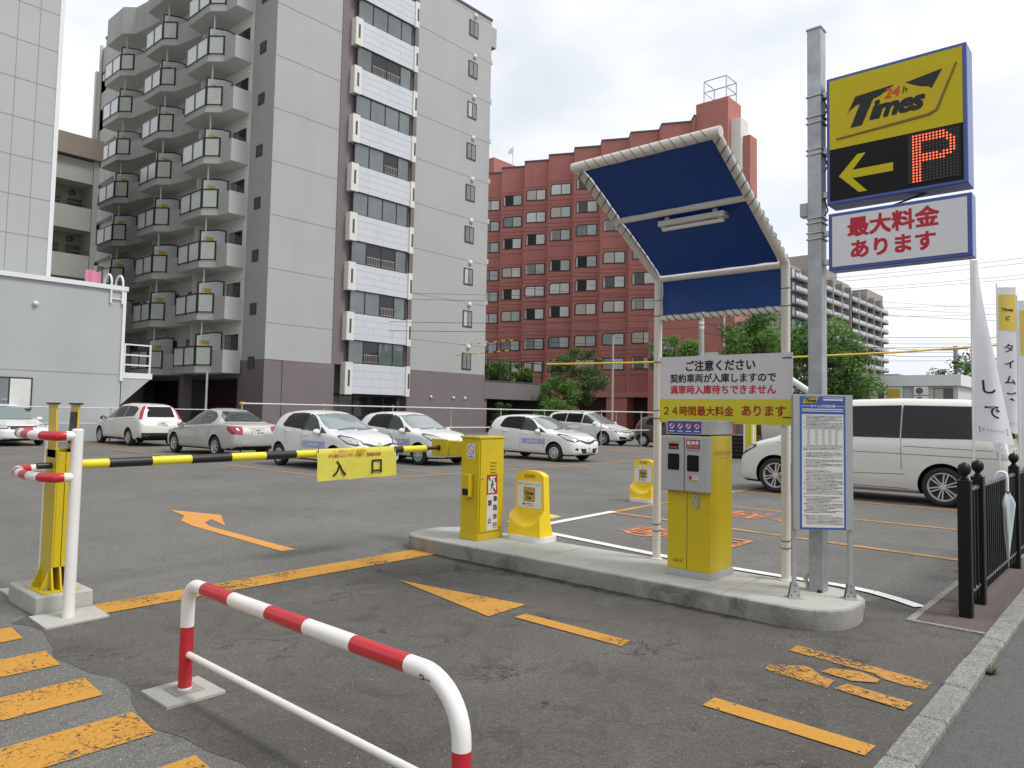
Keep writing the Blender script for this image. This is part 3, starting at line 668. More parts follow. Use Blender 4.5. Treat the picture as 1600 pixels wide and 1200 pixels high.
am.tube([(1.79,AV,arm_z(1.79)),(1.93,AV,arm_z(1.93))], .024, B_, 14)
ao = am.build('arm', t)
# cloth banner hung over the arm
b = MB(); rows = []; NZ = 9; NX = 14
def ban(i, j):
    u = (3.862+(4.772-3.862)*i/NX)*K; s = j/NZ; w = .003*math.sin(i*1.1+j*.7)*s*2+.004*math.sin(i*.5+1)*s
    if j == 0: return (u, AV+.02, arm_z(u)+.040)
    if j == 1: return (u, AV-.022, arm_z(u)+.036)
    if j == 2: return (u, AV-.041, arm_z(u)+.010)
    if j == 3: return (u, AV-.042, arm_z(u)-.020)
    return (u+.006*s, AV-.040-w-.012*s, arm_z(u)-.02-(j-3)/(NZ-3)*.248)
b.loft([[ban(i, j) for i in range(NX+1)] for j in range(NZ+1)], 'yellow_cloth')
M = fY(0, AV-.0475, 0); zc = arm_z(4.3*K)
b.text('バー折れセンサー監視中!!', M, .042, 'orange_red_text', cx=4.22*K, cy=zc+.013, z=.002, bold=.003, xs=.86)
M2 = frame((4.3*K,AV-.0485,zc-.028),(1,0,.01),(0,0,1))
b.text('手を触れるとブザーが鳴り、警備員出動', M2, .042, 'dark_red_text', cx=-.02, cy=0.0, z=.002, bold=.003, xs=.86)
M3 = frame((4.3*K,AV-.0565,zc-.155),(1,0,.01),(0,.03,1))
b.text('入', M3, .168, 'black_text', cx=-.215, z=.003, bold=.015); b.text('口', M3, .168, 'black_text', cx=.25, z=.003, bold=.015)
for u in (3.875*K, 4.76*K):
    b.tube([(u+.0*k,AV-.046+.004*k,zc+.05-.03*k) for k in range(3)], .004, 'black_text', 6)
tag(b.build('entrance_banner', loc=(4.3,AV,1.0)), 'yellow cloth banner with two big black characters hung on the gate arm', 'banner')

# ------------------------------------------------------------------ yellow plastic stand signs
def stand_sign(label, loc):
    t = thing('stand_sign', label, 'stand sign', loc, 0, 'yellow stand signs with a white poster')
    x, y, z = loc; hw = .215
    W = WORLD[t.name]
    q = MB(); q.prism(rrect(x-.17,x+.19,y-hw-.03,y+hw+.03,.11,6), z, z+.055, 'poster_white'); q.build('base', t, bevel=.008)
    # body: the flat upper board curls forward into a foot
    def prof(s):  # front offset, half thickness, half width at height fraction s
        lean = -.02-.155*max(0, (.46-s)/.46)**2.2*(1 if s < .46 else 0)
        return lean
    front = []; hs_ = [.055,.08,.105,.13,.15,.17,.19,.21,.23,.25,.27,.29,.31,.33,.36,.46,.58,.68,.715,.73]
    for h in hs_:
        s = h/.73; w = hw+.012-.042*min(1, s)**.8
        k = 1.0 if h < .715 else .9 if h < .73 else .75
        row = []
        curl = max(0, (.34-h)/.285)
        for a in [i/12 for i in range(13)]:
            yy = (a*2-1)*w*k
            tt = a*2-1; hs = .215+.115*tt*tt; k_ = min(1, max(0, (hs-h)/.075)); k_ = k_*k_*(3-2*k_)
            f = -.045-.085*k_-.02*max(0, (.12-h)/.12)
            row.append((x+f, y-yy, z+h-(.02*(abs(a*2-1)**3) if h > .7 else 0)))
        back = [(x+.045+.05*max(0,(.25-h)/.25), y+ (a*2-1)*w*k, z+h-(.02*(abs(a*2-1)**3) if h > .7 else 0)) for a in [i/12 for i in range(13)]]
        front.append(row+back)
    q = MB(); q.loft([r+[r[0]] for r in front], 'yellow_plastic'); q.poly(front[-1], 'yellow_plastic'); bo = q.build('body', t, angle=50)
    M = fX(x-.0455, y, z)
    h = MB(); h.prism(rrect(-.075,.075,.655,.690,.017,5), 0, .0015, 'brown_text', M); h.prism(rrect(-.068,.068,.657,.681,.012,5), 0, .002, 'gold_sticker', M); h.build('hand_hole', bo)
    p = MB(); p.prism([(-.170,.34),(.170,.34),(.162,.62),(-.162,.62)], 0, .004, 'poster_white', M)
    p.text('タイムズカーシェア', M, .036, 'black_text', cy=.588, z=.0055, xs=.92)
    p.prism(rrect(-.078,.078,.405,.555,.012,4), .004, .0052, 'logo_edge', M); p.prism(rrect(-.072,.072,.411,.549,.010,4), .0052, .006, 'gold_sticker', M)
    p.text('24h', M, .022, 'black_text', cy=.533, z=.0066, shear=.2); p.text('Times', M, .050, 'black_text', cy=.495, z=.0066, shear=.25, bold=.03); p.text('Car', M, .050, 'black_text', cy=.447, z=.0066, shear=.25, bold=.03); p.text('PLUS', M, .017, 'brown_text', cy=.42, z=.0066)
    p.rect(M, .022, .026, 'black_text', .0055, -.075, .377); p.rect(M, .10, .010, 'grey_text', .0055, .0, .382); p.rect(M, .13, .007, 'grey_text', .0055, .01, .362)
    for a in (-.158, .158): p.disc(M, .005, 'steel', .0056, a, .60, 8); p.disc(M, .005, 'steel', .0056, a, .36, 8)
    p.build('poster', t)
    return t
s0 = stand_sign('yellow stand sign with white poster standing on the concrete island beside the gate cabinet', (6.13, 5.07, .15))
dup(s0, (11.2, 6.74, 0), 0, 'yellow stand sign with white poster standing on the asphalt beyond the island')

# ------------------------------------------------------------------ ticket machine
t = thing('ticket_machine', 'tall yellow and grey parking ticket machine on the island under the blue canopy', 'ticket machine', (5.95, 3.0, .15))
u0, u1, v0, v1 = 5.70, 6.10, 2.80, 3.20
q = MB(); q.box((u0-.012,v0-.012,.15),(u1+.012,v1+.012,.205),'machine_grey'); q.build('plinth', t, bevel=.004)
q = MB(); q.box((u0,v0,.205),(u1,v1,1.335),'yellow_metal'); bo = q.build('housing', t, bevel=.004)
q = MB(); q.rect(fX(u0-.0006,0,0), .005, .68, 'black_text', 0, -3.015, .55); q.build('door_gap', bo)
q = MB(); q.box((u0-.02,v0-.004,1.342),(u1+.01,v1+.008,1.462),'machine_grey'); q.box((u0-.005,v0+.004,1.332),(u1,v1,1.345),'black_metal'); to = q.build('top_cap', t, bevel=.008)
q = MB(); M = fX(u0-.0205,0,0); q.rect(M, .315, .10, 'blue_sticker', .0008, -3.035, 1.402)
for k in range(4):
    c = -3.152+.078*k; q.disc(M, .026, 'white_text', .0016, c, 1.410); q.ring(M, .026, .0215, 'red_text', .0022, c, 1.410)
    q.stroke([(c-.012,1.400),(c+.010,1.418)], .012, 'black_text', M, .0024); q.disc(M, .006, 'black_text', .0026, c+.004, 1.424); q.stroke([(c-.018,1.428),(c+.018,1.392)], .005, 'red_text', M, .003)
    q.rect(M, .05, .006, 'white_text', .0016, c, 1.368)
q.disc(M, .012, 'grey_panel', .0016, -2.842, 1.405); q.build('prohibition_sticker', to)
def panel(name, va, vb, screen, extra):
    q = MB(); q.box((u0-.062,va,.865),(u0,vb,1.328),'machine_grey'); o = q.build(name, t, bevel=.010)
    M = fX(u0-.0625,0,0); s = MB(); a, b_, c, d = screen
    s.prism(rrect(a-.010,b_+.010,c-.010,d+.010,.016,4), -.002, .0025, 'machine_grey', M); s.prism(rrect(a,b_,c,d,.012,4), 0, .0032, 'black_sign', M); s.build('slot_screen', o)
    extra(M, o)
def left_extra(M, o):
    s = MB(); s.prism([(-3.165,1.283),(-3.15,1.262),(-3.065,1.262),(-3.05,1.283)], 0, .002, 'gold_sticker', M); s.text('料 金', M, .016, 'brown_text', cx=-3.107, cy=1.273, z=.003)
    s.prism([(-3.155,1.215),(-3.065,1.215),(-3.065,1.262),(-3.155,1.262)], 0, .003, 'black_sign', M); s.rect(M, .075, .02, 'red_sticker', .0036, -3.11, 1.232); s.build('fee_display', o)
def right_extra(M, o):
    s = MB(); s.rect(M, .125, .075, 'red_sticker', .0008, -2.93, 1.262); s.text('駐車券', M, .036, 'white_text', cx=-2.93, cy=1.274, z=.0018, bold=.02); s.text('お取りください', M, .015, 'white_text', cx=-2.93, cy=1.242, z=.0018)
    s.rect(M, .115, .009, 'grey_text', .0008, -2.93, 1.21); s.rect(M, .09, .03, 'white_board', .0008, -2.925, .985); s.rect(M, .028, .028, 'dark_red_text', .0016, -2.953, .985); s.rect(M, .03, .006, 'grey_text', .0016, -2.91, .988); s.rect(M, .075, .016, 'gold_sticker', .0008, -2.928, .958); s.build('sticker', o)
panel('left_panel', 3.017, 3.235, (-3.165, -3.055, 1.04, 1.178), left_extra)
panel('right_panel', 2.793, 3.011, (-2.985, -2.875, 1.035, 1.172), right_extra)
q = MB(); M = fX(u0-.001,0,0); q.prism(rrect(-2.955,-2.905,.72,.845,.024,6), 0, .012, 'steel', M); q.prism(rrect(-2.943,-2.917,.775,.832,.012,5), .012, .016, 'machine_grey', M); q.disc(M, .006, 'black_text', .0168, -2.93, .815); q.build('lock_handle', bo)
q = MB(); q.rect(M, .085, .024, 'brown_text', .001, -3.10, .275); q.rect(M, .06, .007, 'gold_sticker', .0018, -3.10, .275); q.build('maker_plate', bo)
q = MB(); M = fY(0,v0-.001,0); [q.rect(M, .026, .030, 'gold_sticker', .001, 5.78+.035*k, 1.19) for k in range(9)]; q.rect(M, .20, .010, 'gold_sticker', .001, 5.92, 1.145); q.build('faded_lettering', bo)

# ------------------------------------------------------------------ canopy of cream pipes and blue tarpaulin
t = thing('canopy', 'cream pipe canopy with a sloping blue tarpaulin roof over the ticket machine', 'canopy', (6.19, 2.98, .15))
PU, VL, VR = 6.19, 3.59, 2.365; zt = 2.82; top = (4.86, 3.545)      # the slope runs from the posts up towards -X
rp_ = .0375
for v in (VL, VR):
    q = MB(); q.tube([(PU,v,.15),(PU,v,zt-.06),(PU-.02,v,zt),(top[0],v,top[1])], rp_, 'cream_pipe', 18)
    for z in (.42, .48, 1.55, 2.45, 2.6): q.tube([(PU+.039*math.cos(a),v+.039*math.sin(a),z+.008*math.cos(a)) for a in [i*math.pi/8 for i in range(16)]], .0035, 'black_metal', 5, closed=True)
    q.lathe([(.058,0),(.058,.008),(.04,.012)], 'cream_pipe', (PU,v,.15), 16); q.build('post', t)
mid = lambda f: (PU-.02+(top[0]-PU+.02)*f, zt+(top[1]-zt)*f)
def bar(uz, r=.030):
    q = MB(); q.tube([(uz[0],VL,uz[1]),(uz[0],VR,uz[1])], r, 'cream_pipe', 16); return q.build('crossbar', t)
q = MB(); q.tube([(top[0],VL+.045,top[1]),(top[0],VR-.045,top[1])], .0425, 'cream_pipe', 18); q.build('crossbar', t); m_ = mid(.545); bar(m_); bar((PU,zt-.02)); bar((PU,2.42), .027)
def lace(a, b, turns, rr=.041):                # cord wound along a pipe: one unbroken helix
    a, b = Vector(a), Vector(b); d = (b-a).normalized(); e = d.orthogonal().normalized(); f = d.cross(e); q = MB(); N = turns*14; P = []
    for i in range(N+1):
        x = 2*math.pi*i/14; g = x/(2*math.pi); k = math.floor(g)+min(1, max(0, (g-math.floor(g)-.55)/.45)); c = a+(b-a)*(.5+k if False else (k/turns))
        P.append(c+e*rr*math.cos(x)+f*rr*math.sin(x))
    q.tube(P, .0034, 'black_metal', 5); q.build('cord', t)
for v in (VL, VR): lace((PU-.05,v,zt+.03),(top[0]+.03,v,top[1]-.02), 15)
lace((top[0],VL-.05,top[1]),(top[0],VR+.05,top[1]), 13); lace((PU,VL-.06,2.42),(PU,VR+.06,2.42), 15, .032)
def tarp(a, b, nm='tarpaulin', drop=0.0, e=.045):
    q = MB(); rows = []; A, B = Vector((a[0],0,a[1])), Vector((b[0],0,b[1])); d = B-A; nrm = Vector((d.z,0,-d.x)).normalized()
    NU, NV = 10, 10
    for off in (0, .003):
        rows = []
        for i in range(NU+1):
            s = i/NU; P = A+d*(.035+.93*s)+nrm*(.018*math.sin(math.pi*s)+off)
            rows.append([(P.x+.003*math.sin(j*1.9+i), VL-e-(VL-VR-2*e)*j/NV, P.z+.004*math.sin(j*2.3+i*1.7)) for j in range(NV+1)])
        q.loft(rows, 'blue_tarp')
    for i in range(9):
        for v in (VL-e+.008, VR+e-.008):
            P = A+d*(.05+.9*i/8); q.tube([(P.x,v,P.z-.002),(P.x,v+(.03 if v > 3 else -.03),P.z-.002)], .0028, 'white_board', 5)
    return q.build(nm, t)
tarp((PU-.02,zt-.01), m_); tarp(m_, (top[0]+.02,top[1]-.02)); tarp((PU,2.44),(PU,zt-.03))
lf = MB(); lu, lz = m_[0]+.09, m_[1]-.115
lf.box((lu-.05,2.60,lz+.015),(lu+.05,3.20,lz+.06),'lamp_white'); lf.box((lu-.03,2.62,lz-.0),(lu+.03,2.66,lz+.02),'lamp_white'); lf.box((lu-.03,3.14,lz-.0),(lu+.03,3.18,lz+.02),'lamp_white')
for a in (2.68, 3.12): lf.box((lu-.04,a-.02,lz+.06),(lu-.01,a+.02,lz+.10),'lamp_white')
lf.tube([(lu,2.62,lz-.004),(lu,3.18,lz-.004)], .019, 'tube_glass', 12); lf.tube([(lu,2.6,lz+.03),(lu-.03,2.5,lz+.06),(lu-.07,2.40,lz+.10)], .006, 'car_trim', 6)
lf.build('tube_light', t, bevel=.004)

# notice board on the canopy posts
b = MB(); bu = 6.135
b.box((bu,2.285,1.435),(bu+.006,3.535,2.045),'white_board'); b.box((bu-.0012,2.285,1.435),(bu,3.535,1.652),'sign_band')
M = fX(bu-.0012,0,0); cx = -2.91
b.text('ご注意ください', M, .102, 'black_text', cx=-2.935, cy=1.955, z=.001, bold=.022, xs=.95)
b.text('契約車両が入庫しますので', M, .0855, 'black_text', cx=-2.925, cy=1.842, z=.001, bold=.018, xs=.98)
b.text('満車時入庫待ちできません', M, .0855, 'red_text', cx=-2.925, cy=1.738, z=.001, bold=.018, xs=.98)
b.text('２４時間最大料金', M, .092, 'dark_red_text', cx=-3.145, cy=1.545, z=.0022, bold=.018, xs=.96); b.text('あります', M, .102, 'dark_red_text', cx=-2.535, cy=1.553, z=.0022, bold=.018, xs=.98)
for v, z in ((3.555,2.0),(3.555,1.47),(2.325,2.0),(2.325,1.50)): b.tube([(bu-.004,v-.03,z),(bu-.002,v+.045,z)], .0045, 'black_metal', 6)
tag(b.build('notice_board', loc=(bu,2.91,1.435)), 'wide white and yellow notice board tied to the two canopy posts', 'notice board')

# ------------------------------------------------------------------ tall pole and its two box signs
t = thing('sign_pole', 'tall square galvanised steel pole rising from the end of the island', 'pole', (6.01, 2.04, .15))
q = MB(); q.box((5.95,1.985,.14),(6.07,2.095,4.66),'galvanised'); po = q.build('shaft', t, bevel=.006)
q = MB(); q.box((5.944,1.979,4.655),(6.076,2.101,4.668),'galvanised'); q.build('cap', t)
def strap(z):
    q = MB(); d = .006; pts = [(5.95-d,1.985-d,z),(6.07+d,1.985-d,z),(6.07+d,2.095+d,z),(5.95-d,2.095+d,z)]; q.tube(pts, .006, 'steel', 6, closed=True); q.build('strap', t)
for z in (4.10,3.93,3.88,3.66,3.62,3.10,3.06,2.98,2.93): strap(z)
q = MB(); q.box((5.97,2.095,3.13),(6.05,2.165,3.24),'grey_panel'); q.build('junction_box', t, bevel=.006)
q = MB(); q.tube([(6.02,2.12,.15),(6.02,2.15,.24),(6.02,2.10,.30)], .016, 'wood_grey', 8); q.tube([(5.945,2.02,.16),(5.93,2.0,.155)], .012, 'car_trim', 8); q.build('cable', t)

sg = thing('box_sign', 'big yellow and black illuminated box sign with an arrow and red lamp letter', 'box sign', (6.05, 1.93, 3.2))
va, vb, za, zb, ua, ub = 1.945, .975, 3.185, 4.21, 5.955, 6.165
q = MB(); q.box((ua,vb,za),(ub,va,zb),'blue_frame'); q.build('case', sg, bevel=.008)
q = MB(); fu = ua-.006; q.box((fu,vb+.028,3.625),(ua,va-.026,zb-.028),'sign_yellow')
M = fX(fu,0,0); X = lambda a: -(va-.026)+a*(va-vb-.054); Zz = lambda b: 3.625+b*(zb-.028-3.625)
MA = lambda pts: [(X(a), Zz(b)) for a, b in pts]
q.prism(MA([(.06,.13),(.76,.20),(.815,.24),(.955,.80),(.955,.82),(.33,.865),(.20,.84),(.16,.74)]), 0, .006, 'logo_yellow', M)
q.prism(MA([(.058,.125),(.77,.185),(.83,.235),(.965,.80),(.955,.81),(.815,.25),(.76,.215),(.06,.145)]), 0, .008, 'logo_edge', M)
zz = .0085
q.poly([(*p, zz) for p in MA([(.145,.44),(.215,.68),(.52,.715),(.46,.66),(.40,.605),(.33,.575),(.265,.565),(.215,.55),(.165,.49)])], 'black_text', M)
q.poly([(*p, zz) for p in MA([(.60,.70),(.865,.765),(.79,.54),(.765,.575),(.71,.60),(.67,.635)])], 'black_text', M)
q.poly([(*p, zz+.0004) for p in MA([(.255,.575),(.355,.585),(.265,.255),(.175,.25)])], 'black_text', M)
q.text('imes', M, .205, 'black_text', cx=X(.535), cy=Zz(.425), z=zz, shear=.32, bold=.035, xs=1.02, spacing=.93)
q.text('24', M, .105, 'orange_red_text', cx=X(.50), cy=Zz(.615), z=zz+.001, shear=.2, bold=.012); q.text('h', M, .075, 'black_text', cx=X(.595), cy=Zz(.61), z=zz+.001, shear=.2)
q.build('logo_face', sg)
q = MB(); q.box((ua-.004,vb+.028,za+.028),(ua,va-.026,3.624),'black_sign'); M = fX(ua-.0042,0,0); cz = 3.40
Q = lambda pts: [(X(a), cz+b) for a, b in pts]
q.prism(Q([(.075,0),(.225,.150),(.29,.150),(.185,.032),(.50,.032),(.50,-.032),(.185,-.032),(.30,-.150),(.235,-.150)]), 0, .001, 'sign_yellow', M); q.build('arrow_face', sg)
q = MB(); q.prism([(X(.605),za+.055),(X(.985),za+.055),(X(.985),3.615),(X(.605),3.615)], 0, .006, 'led_panel', M)
rows_ = ['0111111111100','0111111111110','1111000001111','0110000000111','0110000000011','0110000000011','0110000000111','0110000001111','0111111111110','0111111111100','0110000000000','0110000000000','0110000000000','0110000000000','0110000000000']
rows_ = []
for j in range(17):
    s = ''
    for i in range(15):
        on = i in (1, 2, 3)
        if i > 3:
            dx, dy = (i-8.2)/5.6, (j-4.6)/4.9; r_ = math.hypot(max(0, dx) if i > 8 else 0, dy)
            on = r_ <= 1.0 and (math.hypot(max(0, (i-8)/(3.6)), (j-4.6)/2.6) > 1.0 if i > 8 else abs(j-4.6) > 2.0)
        s += '1' if on else '0'
    rows_.append(s)
for j, r_ in enumerate(rows_):
    for i, c in enumerate(r_):
        x_, z_ = X(.628)+i*(.335*.916/14), 3.592-j*.0212
        q.disc(M, .0070 if c == '1' else .0045, 'led_on' if c == '1' else 'led_off', .0072, x_, z_, 8)
        if c == '1': q.disc(M, .0098, 'red_led_base', .0066, x_, z_, 8)
q.build('lamp_matrix', sg)
for z in (4.08, 3.62, 3.26):
    q = MB(); q.box((5.985,1.945,z),(6.035,1.99,z+.045),'steel'); q.tube([(6.01,1.985,z+.01),(6.01,1.955,z-.10),(6.01,1.98,z-.14)], .006, 'car_trim', 6); q.build('bracket', sg)
q = MB(); q.tube([(6.06,1.25,3.19),(6.05,1.62,3.10)], .007, 'black_metal', 6); q.build('stay_rod', sg)

s2 = thing('box_sign', 'white box sign with two lines of red lettering hung below the bigger sign', 'box sign', (6.05, 1.93, 2.66))
za, zb, vb2 = 2.66, 3.115, .957
q = MB(); q.box((5.96,vb2,za),(6.10,1.935,zb),'blue_frame'); q.build('case', s2, bevel=.006)
q = MB(); q.box((5.955,vb2+.03,za+.028),(5.961,1.905,zb-.028),'lit_panel'); M = fX(5.955,0,0)
q.text('最大料金', M, .158, 'red_text', cx=-1.475, cy=2.985, z=.001, bold=.03, xs=1.0); q.text('あります', M, .150, 'red_text', cx=-1.475, cy=2.808, z=.001, bold=.03, xs=1.0); q.build('sign_face', s2)
for z in (2.95, 2.72):
    q = MB(); q.box((5.985,1.935,z),(6.035,1.99,z+.04),'steel'); q.build('bracket', s2)

# ------------------------------------------------------------------ rules board on two legs
A, B = Vector((5.612,2.090,0)), Vector((5.908,1.750,0)); d = (B-A); Lb = d.length; d.normalize(); nb = Vector((-d.y*1, d.x*1, 0))
nrm = d.cross(Vector((0,0,1)))            # towards the viewer
M = frame((A+B)/2, d, (0,0,1))
t = thing('rules_board', 'narrow blue and white parking rules board on two grey legs at the island end', 'notice board', ((A+B)/2)+Vector((0,0,.15)))
q = MB(); q.box((-Lb/2,.662,-.012),(Lb/2,1.678,.008),'alu_frame',M); q.build('panel', t, bevel=.003)
q = MB(); q.rect(M, .345, 1.0, 'blue_board', .0088, -.004, 1.166); q.rect(M, .315, .85, 'paper', .0096, -.004, 1.105)
q.prism([(-.155,1.612),(-.135,1.658),(-.035,1.662),(-.052,1.617)], .009, .0105, 'logo_yellow', M); q.text('Times', M, .036, 'black_text', cx=-.094, cy=1.634, z=.0112, shear=.3, bold=.03); q.rect(M, .085, .006, 'black_text', .0112, -.090, 1.652)
q.rect(M, .15, .004, 'white_text', .0096, .075, 1.655); q.rect(M, .15, .009, 'white_text', .0096, .075, 1.640)
q.text('タイムズ利用約款', M, .0235, 'white_text', cx=0, cy=1.592, z=.0096, bold=.01); q.rect(M, .075, .0025, 'white_text', .0096, -.128+.0, 1.592); q.rect(M, .075, .0025, 'white_text', .0096, .126, 1.592)
q.rect(M, .31, .006, 'white_text', .0096, -.004, 1.568); q.rect(M, .31, .005, 'white_text', .0096, -.004, 1.554)
rr = random.Random(5); z = 1.515
while z > .70:                        # rows of small print: far too small to read
    if .0 < z-1.30 < .13 and rr.random() < .9:
        for c in (-.11,-.05,.0,.05,.10): q.rect(M, .022, .0035, 'grey_text', .0104, c+rr.uniform(-.003,.003), z)
    else:
        x0 = -.15+rr.choice([0,.014,.022,.022]); xe = .145-(rr.uniform(.0,.14) if rr.random() < .35 else 0)
        while x0 < xe:
            w = rr.uniform(.012,.05); w = min(w, xe-x0); q.rect(M, w, .0042, 'grey_text' if rr.random() < .6 else 'black_text', .0104, x0+w/2, z); x0 += w+rr.uniform(.002,.005)
    z -= .0105 if rr.random() < .86 else .023
q.build('notice_sheet', t)
for s_ in (-1, 1):
    q = MB(); x_ = s_*(Lb/2-.014); q.box((x_-.016,.16,-.034),(x_+.016,1.672,-.013),'alu_frame',M); lo = q.build('leg', t, bevel=.002)
    q = MB(); q.prism([(x_-.045,.152),(x_+.045,.152),(x_+.022,.262),(x_-.022,.262)], -.012, -.006, 'steel', M); q.box((x_-.052,.150,-.02),(x_+.052,.157,.03),'steel',M); q.box((x_-.052,.150,-.075),(x_+.052,.157,-.036),'steel',M); q.prism([(x_-.045,.152),(x_+.045,.152),(x_+.022,.262),(x_-.022,.262)], -.041, -.035, 'steel', M)
    for a, b_ in ((0,.245),(0,.20),(-.026,.17),(.026,.17)): q.disc(M, .006, 'rim_dark', -.0052, x_+a, b_, 8)
    q.build('foot_bracket', lo)
# ------------------------------------------------------------------ cars
def interp(tab, x):
    xs = [a for a, b in tab]; ys = [b for a, b in tab]
    if xs[0] > xs[-1]: xs, ys = xs[::-1], ys[::-1]
    return float(np.interp(x, xs, ys))

